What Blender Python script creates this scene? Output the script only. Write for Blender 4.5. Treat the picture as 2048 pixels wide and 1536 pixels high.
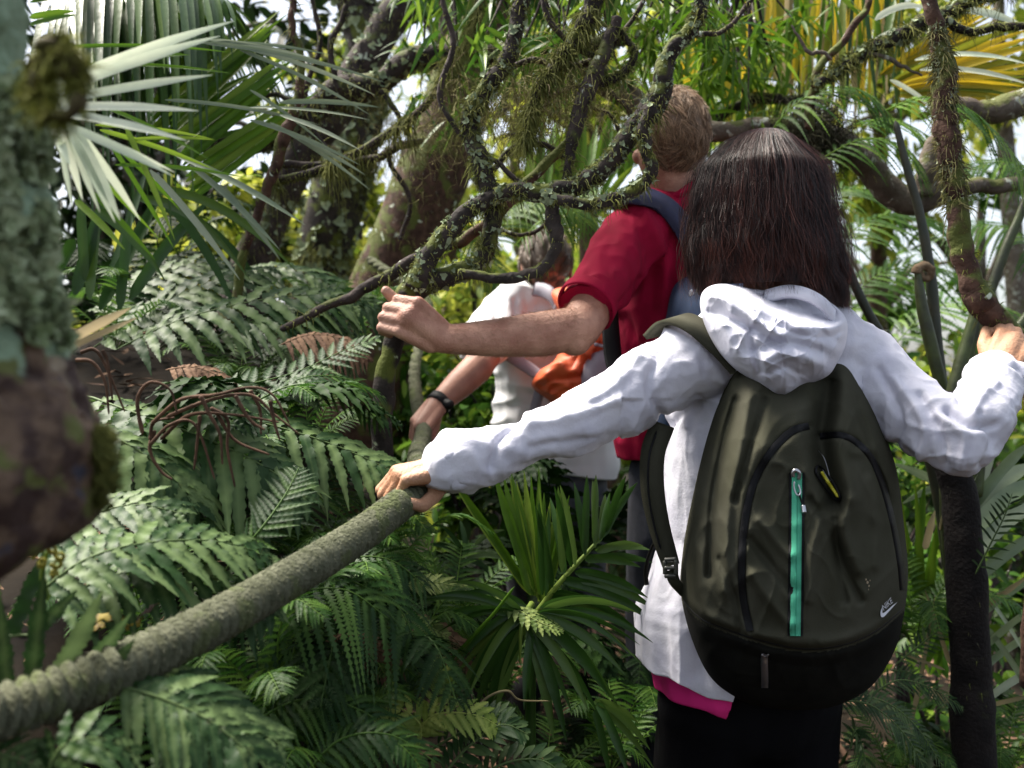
import bpy, math, numpy as np
from mathutils import Vector
for o in list(bpy.data.objects): bpy.data.objects.remove(o)
SC = bpy.context.scene
COL = SC.collection
# ------------------------------------------------------------------ camera
CZ = 1.25
cam = bpy.data.cameras.new('camera'); camo = bpy.data.objects.new('camera', cam); COL.objects.link(camo)
camo.location = (0, 0, CZ); camo.rotation_euler = (math.radians(90), 0, 0)
cam.sensor_width = 36; cam.lens = 36*2000/2048; cam.clip_start = .02; cam.clip_end = 400
cam.dof.use_dof = True; cam.dof.focus_distance = 1.72; cam.dof.aperture_fstop = 4.0
SC.camera = camo
# ------------------------------------------------------------------ light
SUN_EL, SUN_AZ = math.radians(60), math.radians(-62)     # azimuth clockwise from +Y
w = bpy.data.worlds.new('World'); SC.world = w; w.use_nodes = True
nt = w.node_tree; bg = nt.nodes['Background']
sky = nt.nodes.new('ShaderNodeTexSky'); sky.sky_type = 'NISHITA'; sky.sun_disc = False
sky.sun_elevation = SUN_EL; sky.sun_rotation = SUN_AZ; sky.air_density = 1.0; sky.dust_density = 3.0; sky.ozone_density = 1.0
hs = nt.nodes.new('ShaderNodeHueSaturation'); hs.inputs['Saturation'].default_value = .45; hs.inputs['Value'].default_value = 1.15; nt.links.new(sky.outputs[0], hs.inputs['Color']); nt.links.new(hs.outputs[0], bg.inputs[0]); bg.inputs[1].default_value = .09
sl = bpy.data.lights.new('sun', 'SUN'); sl.energy = 5.0; sl.angle = math.radians(26); sl.color = (1, .93, .82)
slo = bpy.data.objects.new('sun', sl); COL.objects.link(slo)
sd = Vector((math.sin(SUN_AZ)*math.cos(SUN_EL), math.cos(SUN_AZ)*math.cos(SUN_EL), math.sin(SUN_EL)))
slo.rotation_euler = sd.to_track_quat('Z', 'Y').to_euler()
SC.view_settings.view_transform = 'Standard'; SC.view_settings.look = 'None'
SC.view_settings.exposure = 1.5; SC.view_settings.gamma = 1
SC.cycles.max_bounces = 6; SC.cycles.transparent_max_bounces = 6
# ------------------------------------------------------------------ helpers
rng = np.random.default_rng(7)
U = lambda a, b, n=None: rng.uniform(a, b, n)
def S(px, py, d): return np.array([(px-1024)/2000*d, d, CZ-(py-768)/2000*d])
def SS(l, d=None): return np.array([S(p[0], p[1], p[2] if d is None else d) for p in l])
def proj(v): return np.stack([v[:, 0]/v[:, 1]*2000+1024, 768-(v[:, 2]-CZ)/v[:, 1]*2000], 1)
def nz(v): v = np.asarray(v, float); return v/np.maximum(np.linalg.norm(v, axis=-1, keepdims=True), 1e-9)
_T = rng.random((32, 32, 32)).astype(np.float32)
def vn(p):
    p = np.asarray(p, float); i = np.floor(p).astype(int); f = p-i; f = f*f*(3-2*f)
    r = 0
    for dx in (0, 1):
        for dy in (0, 1):
            for dz in (0, 1):
                wgt = (f[..., 0] if dx else 1-f[..., 0])*(f[..., 1] if dy else 1-f[..., 1])*(f[..., 2] if dz else 1-f[..., 2])
                r = r+wgt*_T[(i[..., 0]+dx) & 31, (i[..., 1]+dy) & 31, (i[..., 2]+dz) & 31]
    return r
def fbm(p, o=3):
    r = 0; a = .5; t = 0
    for k in range(o): r = r+a*vn(np.asarray(p)*2**k+k*7.3); t += a; a *= .5
    return r/t
def ridge(p): return 1-np.abs(2*fbm(p, 2)-1)*2.2
def crease(p): return (1-np.abs(2*vn(p)-1))**5
def crom(P, n):
    P = np.asarray(P, float); Q = np.vstack([2*P[0]-P[1], P, 2*P[-1]-P[-2]]); m = len(P)-1
    t = np.linspace(0, m-1e-6, n); i = t.astype(int); f = (t-i)[:, None]
    a, b, c, d = Q[i], Q[i+1], Q[i+2], Q[i+3]
    return .5*(2*b+(c-a)*f+(2*a-5*b+4*c-d)*f*f+(3*b-a-3*c+d)*f**3)
def crom_closed(P, n):
    P = np.asarray(P, float); m = len(P); t = np.linspace(0, m, n, endpoint=False); i = t.astype(int); f = (t-i)[:, None]
    a, b, c, d = P[(i-1) % m], P[i % m], P[(i+1) % m], P[(i+2) % m]
    return .5*(2*b+(c-a)*f+(2*a-5*b+4*c-d)*f*f+(3*b-a-3*c+d)*f**3)
def mesh_data(name, V, F, tint=None, smooth=True, mi=None):
    V = np.asarray(V, np.float32).reshape(-1, 3)
    Fs = F if isinstance(F, list) else [F]
    Fs = [np.asarray(f) for f in Fs if len(f)]
    me = bpy.data.meshes.new(name); me.vertices.add(len(V)); me.vertices.foreach_set('co', V.ravel())
    nl = sum(f.size for f in Fs); npoly = sum(len(f) for f in Fs)
    me.loops.add(nl); me.loops.foreach_set('vertex_index', np.concatenate([f.ravel() for f in Fs]).astype(np.int32))
    me.polygons.add(npoly)
    tot = np.concatenate([np.full(len(f), f.shape[1]) for f in Fs]); st = np.concatenate([[0], np.cumsum(tot)[:-1]])
    me.polygons.foreach_set('loop_start', st.astype(np.int32))
    if smooth: me.polygons.foreach_set('use_smooth', np.ones(npoly, bool))
    if tint is not None:
        at = me.attributes.new('tint', 'FLOAT', 'POINT'); at.data.foreach_set('value', np.asarray(tint, np.float32).ravel())
    if mi is not None: me.polygons.foreach_set('material_index', np.asarray(mi, np.int32))
    me.update(calc_edges=True)
    return me
def link(name, me, m, parent=None):
    o = bpy.data.objects.new(name, me); COL.objects.link(o)
    for x in (m if isinstance(m, (list, tuple)) else [m]):
        if x and not (x.name in me.materials): me.materials.append(x)
    if parent is not None: o.parent = parent
    return o
def ob(name, G, m, parent=None, **k):
    return link(name, mesh_data(name, G[0], G[1], G[2] if len(G) > 2 else None, **k), m, parent)
def tag(o, label=None, cat=None, group=None, kind=None):
    for k, v in (('label', label), ('category', cat), ('group', group), ('kind', kind)):
        if v: o[k] = v
    return o
def thing(name, label, cat, group=None, loc=None):
    o = bpy.data.objects.new(name, None); COL.objects.link(o); o.empty_display_size = .05
    return tag(o, label, cat, group)
def part_label(o, s): o['label'] = s; return o
def join(*Gs):
    V = []; F = []; T = []; off = 0
    for g in Gs:
        v = np.asarray(g[0]).reshape(-1, 3); V.append(v)
        fl = g[1] if isinstance(g[1], list) else [g[1]]
        for f in fl:
            if len(f): F.append(np.asarray(f)+off)
        T.append(np.asarray(g[2]).ravel() if len(g) > 2 else np.full(len(v), .5)); off += len(v)
    q = [f for f in F if f.shape[1] == 4]; t = [f for f in F if f.shape[1] == 3]
    return np.vstack(V), [np.vstack(x) for x in (q, t) if x], np.concatenate(T)
def frames(C):
    T = nz(np.gradient(C, axis=0)); n = len(C); N = np.zeros_like(C)
    a = np.array([0, 0, 1.]) if abs(T[0][2]) < .8 else np.array([0, 1., 0])
    N[0] = nz(np.cross(T[0], a))
    for i in range(1, n):
        v = N[i-1]-T[i]*np.dot(N[i-1], T[i]); N[i] = nz(v)
    return T, N, np.cross(T, N)
def grid_faces(n, k, closed=True, off=0):
    i = np.arange(n-1)[:, None]*k; j = np.arange(k if closed else k-1)[None]; j2 = (j+1) % k
    return np.stack([i+j, i+j2, i+k+j2, i+k+j], -1).reshape(-1, 4)+off
def tube(P, R, n=40, k=12, noise=0, nf=8, seed=0, closed_ends=True):
    """P control points, R radii at control points"""
    PR = np.hstack([np.asarray(P, float), np.broadcast_to(np.asarray(R, float).reshape(-1, 1), (len(P), 1))])
    X = crom(PR, n); C = X[:, :3]; r = np.maximum(X[:, 3], 1e-4)
    T, N, B = frames(C); a = np.linspace(0, 2*np.pi, k, endpoint=False)
    D = N[:, None]*np.cos(a)[None, :, None]+B[:, None]*np.sin(a)[None, :, None]
    rr = np.repeat(r[:, None], k, 1)
    if noise: rr = rr*(1+noise*(2*fbm((C[:, None]+D*rr[..., None])*nf+seed, 3)-1))
    if closed_ends: rr = rr.copy(); rr[0] *= .03; rr[-1] *= .03
    V = C[:, None]+D*rr[..., None]
    return V.reshape(-1, 3), grid_faces(n, k)
def ribbon_tubes(P0, R, k=3):
    """many thin strands at once. P0 (M,n,3), R (M,n)"""
    M, n, _ = P0.shape; T = nz(np.gradient(P0, axis=1)); ref = np.zeros_like(T); ref[..., 1] = 1.; ref[..., 0] = .3
    N = nz(np.cross(T, ref)); B = np.cross(T, N); a = np.linspace(0, 2*np.pi, k, endpoint=False)
    V = P0[:, :, None]+R[:, :, None, None]*(N[:, :, None]*np.cos(a)[:, None]+B[:, :, None]*np.sin(a)[:, None])
    F = (grid_faces(n, k)[None]+(np.arange(M)*n*k)[:, None, None]).reshape(-1, 4)
    return V.reshape(-1, 3), F
# ---- organic bodies: rounded cones and ellipsoids fused by voxel remesh
def cone(a, b, ra, rb, k=18):
    a = np.asarray(a, float); b = np.asarray(b, float); d = b-a; L = np.linalg.norm(d); t = d/max(L, 1e-6)
    u = nz(np.cross(t, [0, 0, 1.] if abs(t[2]) < .9 else [1., 0, 0])); v = np.cross(t, u)
    th = np.linspace(0, np.pi/2, 6); C = []; R = []
    for x in th[::-1]: C.append(a-t*ra*math.sin(x)); R.append(max(ra*math.cos(x), ra*.02))
    for x in th: C.append(b+t*rb*math.sin(x)); R.append(max(rb*math.cos(x), rb*.02))
    C = np.array(C); R = np.array(R); an = np.linspace(0, 2*np.pi, k, endpoint=False)
    V = C[:, None]+R[:, None, None]*(u*np.cos(an)[:, None]+v*np.sin(an)[:, None])[None]
    n = len(C); V = np.vstack([V.reshape(-1, 3), C[0], C[-1]]); F = grid_faces(n, k); j = np.arange(k)
    c0 = np.stack([np.full(k, n*k), (j+1) % k, j], 1); c1 = np.stack([np.full(k, n*k+1), (n-1)*k+j, (n-1)*k+(j+1) % k], 1)
    return V, [F, np.vstack([c0, c1])]
def ell(c, ax, M=None):
    V, F = cone([0, 0, -1e-4], [0, 0, 1e-4], 1, 1, 26); V = V*np.asarray(ax)
    if M is not None: V = V@np.asarray(M).T
    return V+np.asarray(c), F
def chain(pts, rs): return [cone(pts[i], pts[i+1], rs[i], rs[i+1]) for i in range(len(pts)-1)]
def remesh(Gs, voxel=.004, sm=8, fac=.5):
    V, F, _ = join(*Gs); me = mesh_data('tmp', V, F); o = bpy.data.objects.new('tmp', me); COL.objects.link(o)
    m = o.modifiers.new('r', 'REMESH'); m.mode = 'VOXEL'; m.voxel_size = voxel; m.adaptivity = 0
    if sm: s = o.modifiers.new('s', 'SMOOTH'); s.factor = fac; s.iterations = sm
    dg = bpy.context.evaluated_depsgraph_get(); m2 = bpy.data.meshes.new_from_object(o.evaluated_get(dg))
    n = len(m2.vertices); v = np.empty(n*3, np.float32); m2.vertices.foreach_get('co', v)
    nn = np.empty(n*3, np.float32); m2.vertex_normals.foreach_get('vector', nn)
    nf = len(m2.polygons); f = np.empty(len(m2.loops), np.int32); m2.loops.foreach_get('vertex_index', f)
    bpy.data.objects.remove(o); bpy.data.meshes.remove(me)
    tot = np.empty(nf, np.int32); m2.polygons.foreach_get('loop_total', tot)
    assert (tot == 4).all()
    bpy.data.meshes.remove(m2)
    return v.reshape(-1, 3).astype(float), f.reshape(-1, 4), nn.reshape(-1, 3).astype(float)
def arm_param(V, P):
    """nearest point on polyline -> distance, s (metres), radial direction"""
    best = np.full(len(V), 1e9); s = np.zeros(len(V)); rad = np.zeros_like(V); acc = 0
    for a, b in zip(P[:-1], P[1:]):
        d = b-a; L = np.linalg.norm(d); t = np.clip(((V-a)@d)/L**2, 0, 1); q = V-(a+t[:, None]*d); dist = np.linalg.norm(q, axis=1)
        m = dist < best; best[m] = dist[m]; s[m] = acc+t[m]*L; rad[m] = q[m]; acc += L
    return best, s, nz(rad)
def pdist(Q, poly):
    """distance (px) of projected points to a polyline, and param"""
    best = np.full(len(Q), 1e9)
    for a, b in zip(np.asarray(poly, float)[:-1], np.asarray(poly, float)[1:]):
        d = b-a; t = np.clip(((Q-a)@d)/(d@d), 0, 1); best = np.minimum(best, np.linalg.norm(Q-a-t[:, None]*d, axis=1))
    return best
def folds(Q, L):
    r = np.zeros(len(Q))
    for poly, wd, amp in L:
        d = pdist(Q, crom(poly, 14) if len(poly) > 2 else poly); r += amp*np.exp(-(d/wd)**2)
    return r
# ---- a stuffed form: closed outline, bulging to the viewer side by T and away by Tb
class Pillow:
    def __init__(s, outline, c, d, T, Tb, p=2.6, q=.5, disp=None, n=220, m=70, tilt=(0, 0)):
        s.c = np.array(c, float); s.o = crom_closed(outline, n); s.d = d; s.T = T; s.p = p; s.q = q; s.disp = disp; s.tilt = tilt
        rel = s.o-s.c; s.ang = np.arctan2(rel[:, 1], rel[:, 0]); s.rad = np.hypot(rel[:, 0], rel[:, 1]); od = np.argsort(s.ang)
        s.sa = np.concatenate([s.ang[od]-2*np.pi, s.ang[od], s.ang[od]+2*np.pi]); s.sr = np.tile(s.rad[od], 3)
        r = np.sin(np.linspace(0, np.pi/2, m)); r[0] = .002
        Q = (s.c+r[:, None, None]*rel[None]).reshape(-1, 2)
        Vf = s.at(Q); rr = np.repeat(r, n)
        Vb = SS2(Q, s.edge(Q)+Tb*np.sqrt(np.maximum(1-rr**2, 0)))
        Vf = Vf.reshape(m, n, 3); Vb = Vb.reshape(m, n, 3)
        V = np.concatenate([Vf, Vb[::-1][1:]]); s.G = (V.reshape(-1, 3), grid_faces(2*m-1, n)[:, ::-1]); s.Qf = Q
    def edge(s, Q): return s.d+s.tilt[0]*(Q[:, 0]-s.c[0])+s.tilt[1]*(Q[:, 1]-s.c[1])
    def depth(s, Q):
        rel = Q-s.c; a = np.arctan2(rel[:, 1], rel[:, 0]); r = np.hypot(rel[:, 0], rel[:, 1])/np.interp(a, s.sa, s.sr); r = np.clip(r, 0, 1)
        h = s.T*np.maximum(1-r**s.p, 0)**s.q
        if s.disp is not None: h = h+s.disp(Q)*np.clip((1-r)*9, 0, 1)
        return s.edge(Q)-h
    def at(s, Q, lift=0): Q = np.asarray(Q, float); return SS2(Q, s.depth(Q)-lift)
def SS2(Q, d): return np.stack([(Q[:, 0]-1024)/2000*d, d, CZ-(Q[:, 1]-768)/2000*d], 1)
def strip(C, Wv, th=0):
    """flat band: C (n,3) centre line, Wv (n,3) half width vectors, th thickness vector (n,3)"""
    if np.isscalar(th): T_ = nz(np.cross(np.gradient(C, axis=0), Wv))*th
    else: T_ = th
    R = np.stack([C-Wv-T_, C-Wv*.8+T_, C+Wv*.8+T_, C+Wv-T_], 1); k = 4
    j = np.arange(4)[None]; G = (R.reshape(-1, 3), [grid_faces(len(C), 4), np.array([[0, 1, 2, 3]]), np.array([[3, 2, 1, 0]])+4*(len(C)-1)])
    return G[0], [np.vstack(G[1])]
# ------------------------------------------------------------------ materials
MATS = {}
def crumple(m, scale, strength, dist=.006, typ='RIDGED_MULTIFRACTAL', stretch=(1, 1, 1)):
    """sharp-edged creases added on top of the fine weave bump"""
    n = m.node_tree; L = n.links; b = n.nodes['Principled BSDF']; tc = n.nodes.new('ShaderNodeTexCoord'); mp = n.nodes.new('ShaderNodeMapping'); mp.inputs['Scale'].default_value = stretch; L.new(tc.outputs['Object'], mp.inputs[0])
    ns = n.nodes.new('ShaderNodeTexNoise'); ns.noise_type = typ; ns.inputs['Scale'].default_value = scale; ns.inputs['Detail'].default_value = 3; ns.inputs['Distortion'].default_value = .4; L.new(mp.outputs[0], ns.inputs[0])
    bp = n.nodes.new('ShaderNodeBump'); bp.inputs['Strength'].default_value = strength; bp.inputs['Distance'].default_value = dist; L.new(ns.outputs[0], bp.inputs['Height'])
    if b.inputs['Normal'].is_linked: L.new(b.inputs['Normal'].links[0].from_socket, bp.inputs['Normal'])
    L.new(bp.outputs[0], b.inputs['Normal']); return m

def mat(name, col, rough=.6, col2=None, scale=20, bump=0, bscale=80, spec=.5, trans=0, tint=None, detail=4, metal=0, sheen=0, thr=(.35, .65), coord='Object', stretch=None, tcol=None, tr=(0, 1)):
    if name in MATS: return MATS[name]
    m = bpy.data.materials.new(name); m.use_nodes = True; n = m.node_tree; L = n.links
    b = n.nodes['Principled BSDF']; b.inputs['Roughness'].default_value = rough; b.inputs['Metallic'].default_value = metal
    b.inputs['Specular IOR Level'].default_value = spec
    if sheen: b.inputs['Sheen Weight'].default_value = sheen
    tc = n.nodes.new('ShaderNodeTexCoord'); vec = tc.outputs[coord]
    if stretch:
        mp = n.nodes.new('ShaderNodeMapping'); mp.inputs['Scale'].default_value = stretch; L.new(vec, mp.inputs[0]); vec = mp.outputs[0]
    out = None
    rgb = n.nodes.new('ShaderNodeRGB'); rgb.outputs[0].default_value = (*col, 1); out = rgb.outputs[0]
    if col2:
        ns = n.nodes.new('ShaderNodeTexNoise'); ns.inputs['Scale'].default_value = scale; ns.inputs['Detail'].default_value = detail; L.new(vec, ns.inputs[0])
        mr = n.nodes.new('ShaderNodeMapRange'); mr.inputs[1].default_value = thr[0]; mr.inputs[2].default_value = thr[1]; L.new(ns.outputs[0], mr.inputs[0])
        mx = n.nodes.new('ShaderNodeMix'); mx.data_type = 'RGBA'; L.new(mr.outputs[0], mx.inputs[0]); L.new(out, mx.inputs[6]); mx.inputs[7].default_value = (*col2, 1); out = mx.outputs[2]
    if tint:
        at = n.nodes.new('ShaderNodeAttribute'); at.attribute_name = 'tint'
        mr = n.nodes.new('ShaderNodeMapRange'); mr.inputs[1].default_value = tr[0]; mr.inputs[2].default_value = tr[1]; L.new(at.outputs['Fac'], mr.inputs[0])
        mx = n.nodes.new('ShaderNodeMix'); mx.data_type = 'RGBA'; L.new(mr.outputs[0], mx.inputs[0]); L.new(out, mx.inputs[6]); mx.inputs[7].default_value = (*tint, 1); out = mx.outputs[2]
    L.new(out, b.inputs['Base Color'])
    if bump:
        ns = n.nodes.new('ShaderNodeTexNoise'); ns.inputs['Scale'].default_value = bscale; ns.inputs['Detail'].default_value = 4; L.new(vec, ns.inputs[0])
        bp = n.nodes.new('ShaderNodeBump'); bp.inputs['Strength'].default_value = bump; bp.inputs['Distance'].default_value = .004; L.new(ns.outputs[0], bp.inputs['Height']); L.new(bp.outputs[0], b.inputs['Normal'])
    if trans:
        t = n.nodes.new('ShaderNodeBsdfTranslucent'); ms = n.nodes.new('ShaderNodeMixShader'); ms.inputs[0].default_value = trans
        if tcol: t.inputs[0].default_value = (*tcol, 1)
        else: L.new(out, t.inputs[0])
        L.new(b.outputs[0], ms.inputs[1]); L.new(t.outputs[0], ms.inputs[2]); L.new(ms.outputs[0], n.nodes['Material Output'].inputs[0])
    MATS[name] = m; return m
def bark(name, c1, c2, moss, mossy=.5, lichen=.0, lcol=(.45, .5, .4), sc=22):
    """two browns, moss growing in patches (more of it on top), pale lichen blotches"""
    if name in MATS: return MATS[name]
    m = mat(name, c1, .85, c2, sc, bump=.9, bscale=120, spec=.3); n = m.node_tree; L = n.links; b = n.nodes['Principled BSDF']
    src = b.inputs['Base Color'].links[0].from_socket
    tc = n.nodes.new('ShaderNodeTexCoord'); g = n.nodes.new('ShaderNodeNewGeometry'); sp = n.nodes.new('ShaderNodeSeparateXYZ'); L.new(g.outputs['Normal'], sp.inputs[0])
    ns = n.nodes.new('ShaderNodeTexNoise'); ns.inputs['Scale'].default_value = 14; ns.inputs['Detail'].default_value = 6; L.new(tc.outputs['Object'], ns.inputs[0])
    ma = n.nodes.new('ShaderNodeMath'); ma.operation = 'MULTIPLY_ADD'; L.new(sp.outputs[2], ma.inputs[0]); ma.inputs[1].default_value = .16; L.new(ns.outputs[0], ma.inputs[2])
    mr = n.nodes.new('ShaderNodeMapRange'); mr.inputs[1].default_value = .72-.35*mossy; mr.inputs[2].default_value = .80-.35*mossy; L.new(ma.outputs[0], mr.inputs[0])
    mx = n.nodes.new('ShaderNodeMix'); mx.data_type = 'RGBA'; L.new(mr.outputs[0], mx.inputs[0]); L.new(src, mx.inputs[6]); mx.inputs[7].default_value = (*moss, 1); out = mx.outputs[2]
    if lichen:
        ns = n.nodes.new('ShaderNodeTexNoise'); ns.inputs['Scale'].default_value = 30; ns.inputs['Detail'].default_value = 5; ns.inputs['Distortion'].default_value = .6; L.new(tc.outputs['Object'], ns.inputs[0])
        mr = n.nodes.new('ShaderNodeMapRange'); mr.inputs[1].default_value = .68-.3*lichen; mr.inputs[2].default_value = .72-.3*lichen; L.new(ns.outputs[0], mr.inputs[0])
        mx = n.nodes.new('ShaderNodeMix'); mx.data_type = 'RGBA'; L.new(mr.outputs[0], mx.inputs[0]); L.new(out, mx.inputs[6]); mx.inputs[7].default_value = (*lcol, 1); out = mx.outputs[2]
    L.new(out, b.inputs['Base Color']); return m
# ================================================================== PEOPLE
M_skin = mat('skin_fair', (.27, .125, .085), .55, (.40, .22, .155), 24, bump=.6, bscale=220, spec=.4)
M_skin2 = mat('skin_tan', (.34, .17, .095), .55, (.44, .25, .155), 24, bump=.5, bscale=220, spec=.4)
M_skin3 = mat('skin_pink', (.32, .16, .115), .55, (.40, .21, .15), 26, bump=.2, bscale=200, spec=.35)
M_nail = mat('nail', (.75, .50, .44), .25)
M_white = mat('white_nylon', (.62, .62, .72), .5, (.70, .70, .78), 18, bump=.16, bscale=260, spec=.35, trans=.12)
M_tee = mat('white_jersey', (.66, .66, .69), .8, (.72, .72, .74), 12, bump=.15, bscale=300)
M_red = mat('crimson_jersey', (.18, .001, .018), .85, (.25, .002, .028), 14, bump=.12, bscale=400, spec=.15)
M_pink = mat('pink_jersey', (.75, .02, .22), .8, bump=.1, bscale=300)
M_black = mat('black_cloth', (.004, .004, .005), .9, bump=.2, bscale=300, spec=.08)
M_jean = mat('dark_denim', (.004, .006, .012), .9, (.009, .011, .02), 60, bump=.2, bscale=300)
M_short = mat('grey_shorts', (.05, .055, .075), .8, (.09, .095, .11), 40, bump=.2, bscale=300)
M_olive = mat('olive_canvas', (.040, .040, .027), .95, (.058, .057, .042), 9, bump=.25, bscale=420, spec=.04)
M_olive2 = mat('dark_canvas', (.006, .006, .005), .9, (.011, .011, .009), 14, bump=.25, bscale=420, spec=.1)
M_blacktape = mat('black_tape', (.005, .005, .006), .6, spec=.25, bump=.2, bscale=500)
M_green = mat('green_zip_tape', (.08, .42, .26), .75, spec=.2, bump=.3, bscale=500)
M_metal = mat('zip_metal', (.45, .45, .48), .3, metal=.9)
M_yel = mat('yellow_webbing', (.55, .5, .03), .5)
M_printw = mat('pale_print', (.62, .63, .68), .6)
M_orange = mat('orange_nylon', (.60, .10, .03), .6, (.70, .12, .035), 14, bump=.2, bscale=260)
M_greyp = mat('grey_nylon', (.26, .24, .29), .6, (.32, .30, .35), 14, bump=.15, bscale=260)
M_navy = mat('navy_webbing', (.007, .009, .035), .7, (.012, .016, .055), 40, bump=.2, bscale=400)
M_blue = mat('blue_canvas', (.008, .022, .06), .85, (.012, .032, .08), 20, bump=.2, bscale=300)
M_hairb = mat('brown_hair', (.004, .003, .004), .42, tint=(.24, .075, .05), spec=.3)
M_hairm = mat('sandy_hair', (.075, .042, .022), .5, tint=(.42, .27, .16), spec=.5)
M_hairg = mat('ash_hair', (.05, .035, .025), .5, tint=(.20, .14, .10), spec=.5)

crumple(M_white, 16, .5, .006); crumple(M_olive, 9, .6, .008, stretch=(1.3, 1, .6)); crumple(M_orange, 14, .4, .01)
def hand(wr, mi, mp, B, D, bends, thumb, k=1., rw=.026, flen=None):
    """wr wrist, mi/mp index and pinky knuckles, B back-of-hand direction, D finger direction, bends (n,3) degrees, thumb polyline"""
    G = []; B = nz(B); D = nz(D); nails = []
    S_ = nz(np.asarray(mi)-mp); ax = nz(np.cross(D, -B))
    fl = flen if flen is not None else np.array([[.040, .025, .020], [.045, .028, .021], [.041, .026, .020], [.032, .019, .017]])*k
    fr = np.array([.0100, .0102, .0096, .0085])*k
    for i in range(4):
        t = i/3; base = np.asarray(mi)*(1-t)+np.asarray(mp)*t+B*.004*k*math.sin(math.pi*(t*.8+.1))
        G.append(cone(np.asarray(wr)+S_*(.5-t)*.034*k, base, rw*.62, fr[i]*1.18))
        p = base; ang = 0
        for j in range(3):
            ang += math.radians(bends[i][j]) if np.ndim(bends) > 1 else math.radians(bends[j])
            dv = D*math.cos(ang)-B*math.sin(ang); q = p+dv*fl[i][j]
            G.append(cone(p, q, fr[i]*(1-.07*j), fr[i]*(.95-.07*j)))
            G.append(ell(p, [fr[i]*(1.10-.07*j)]*3))
            p = q
        nails.append((p, dv, B*math.cos(ang)+D*math.sin(ang), fr[i]))
    G.append(cone(wr, (np.asarray(mi)+mp)/2, rw*.95, .018*k))
    th = [np.asarray(x) for x in thumb]
    rs = [.019*k, .0125*k, .0110*k, .0092*k][:len(th)]
    G += chain(th, rs)
    return G, nails
def head(c, F, k=1., up=(0, 0, 1)):
    """skull, jaw, face relief, ears; c = centre of the skull, F = where the face looks"""
    F = nz(F); up = np.asarray(up, float); R_ = nz(np.cross(F, up)); Z = np.cross(R_, F); M = np.stack([R_, F, Z], 1); c = np.asarray(c)
    P = lambda x, y, z: c+M@(np.array([x, y, z])*k)
    G = [ell(P(0, -.012, .015), np.array([.076, .094, .094])*k, M), ell(P(0, .025, -.035), np.array([.062, .066, .075])*k, M), ell(P(0, .050, -.085), np.array([.036, .036, .026])*k, M)]
    G += [cone(P(0, .088, .0), P(0, .108, -.030), .009*k, .013*k), ell(P(0, .088, -.062), np.array([.026, .010, .007])*k, M), ell(P(0, .086, -.075), np.array([.021, .010, .006])*k, M), cone(P(-.035, .080, .020), P(.035, .080, .020), .011*k, .011*k)]
    for s in (-1, 1):
        G += [ell(P(s*.030, .080, .004), np.array([.012, .008, .009])*k, M), ell(P(s*.045, .062, -.030), np.array([.02, .02, .02])*k, M)]
        e = [P(s*.078, -.004+.017*math.cos(a), -.018+.030*math.sin(a)) for a in np.linspace(.6, 5.4, 9)]
        G += chain(e, [.0052*k]*9)+[ell(P(s*.077, -.002, -.024), np.array([.004, .011, .019])*k, M), ell(P(s*.077, .004, -.045), np.array([.006, .008, .009])*k, M)]
    return G, M
def legs(hl, hr, gz, F=(0, 1, 0), r=.085, kb=.10):
    G = []; pts = []
    for i, h in enumerate((hl, hr)):
        h = np.asarray(h, float); g = gz[i]; kn = np.array([h[0]+(-.02, .02)[i], h[1]+kb*(1-.6*i), g+(h[2]-g)*.53]); an = np.array([h[0]+(-.03, .03)[i], h[1]+.02, g+.09])
        G += chain([h, kn, an], [r, r*.62, r*.46]); to = an+np.array([(-.03, .03)[i], .17, -.05]); G += chain([an+[0, -.04, -.05], an+[0, .04, -.045], to], [.036, .04, .03]); pts.append((h, kn, an, to))
    return G, pts
def trousers(pts, r, voxel=.008, top=None):
    G = []
    for h, kn, an, to in pts: G += chain([h, kn, an], [r, r*.78, r*.62])
    h0, h1 = pts[0][0], pts[1][0]; G += [cone(h0, h1, r*1.02, r*1.02)]
    if top is not None: G += [cone((h0+h1)/2+[-.03, 0, 0], np.asarray(top)+[-.04, 0, 0], r*1.15, r*1.1), cone((h0+h1)/2+[.03, 0, 0], np.asarray(top)+[.04, 0, 0], r*1.15, r*1.1)]
    V, F, N = remesh(G, voxel, 8); V = V+N*(.008*(ridge(V*[9, 9, 4])-.4))[:, None]
    return V, F
def boots(person, pts, m):
    for h, kn, an, to in pts:
        V, F, N = remesh(chain([an+[0, -.02, .06], an+[0, -.045, -.045]], [.05, .045])+chain([an+[0, -.045, -.045], an+[0, .06, -.045], to], [.045, .045, .038]), .006, 5)
        V[:, 2] = np.maximum(V[:, 2], an[2]-.09); ob('boot', (V, F), m, person)

# ---------------------------------------------------------------- woman in the white jacket
wom = thing('person', 'dark haired hiker seen from behind in white hooded jacket, arms spread, nearest of the three', 'person', 'hikers walking along the path')
W = {k: S(*v) for k, v in dict(head=(1530, 420, 1.83), neck=(1555, 600, 1.82), sl=(1395, 722, 1.78), el=(1150, 850, 1.68), wl=(925, 925, 1.61),
     sr=(1735, 740, 1.82), er=(1915, 882, 1.68), wr=(1992, 752, 1.80), hl=(1425, 1400, 1.90), hr=(1570, 1400, 1.93)).items()}
G, _m = head(W['head'], (.0, 1, -.12), 1.0)
G += chain([W['head']+[0, -.02, -.07], W['neck'], S(1540, 700, 1.84)], [.055, .055, .08])
G += [cone(W['sl'], W['sr'], .045, .045), cone(S(1490, 790, 1.87), S(1470, 1080, 1.89), .10, .10), cone(S(1600, 790, 1.87), S(1570, 1080, 1.89), .10, .10), cone(S(1460, 1080, 1.89), W['hl'], .10, .10), cone(S(1570, 1080, 1.89), W['hr'], .10, .10)]
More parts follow.
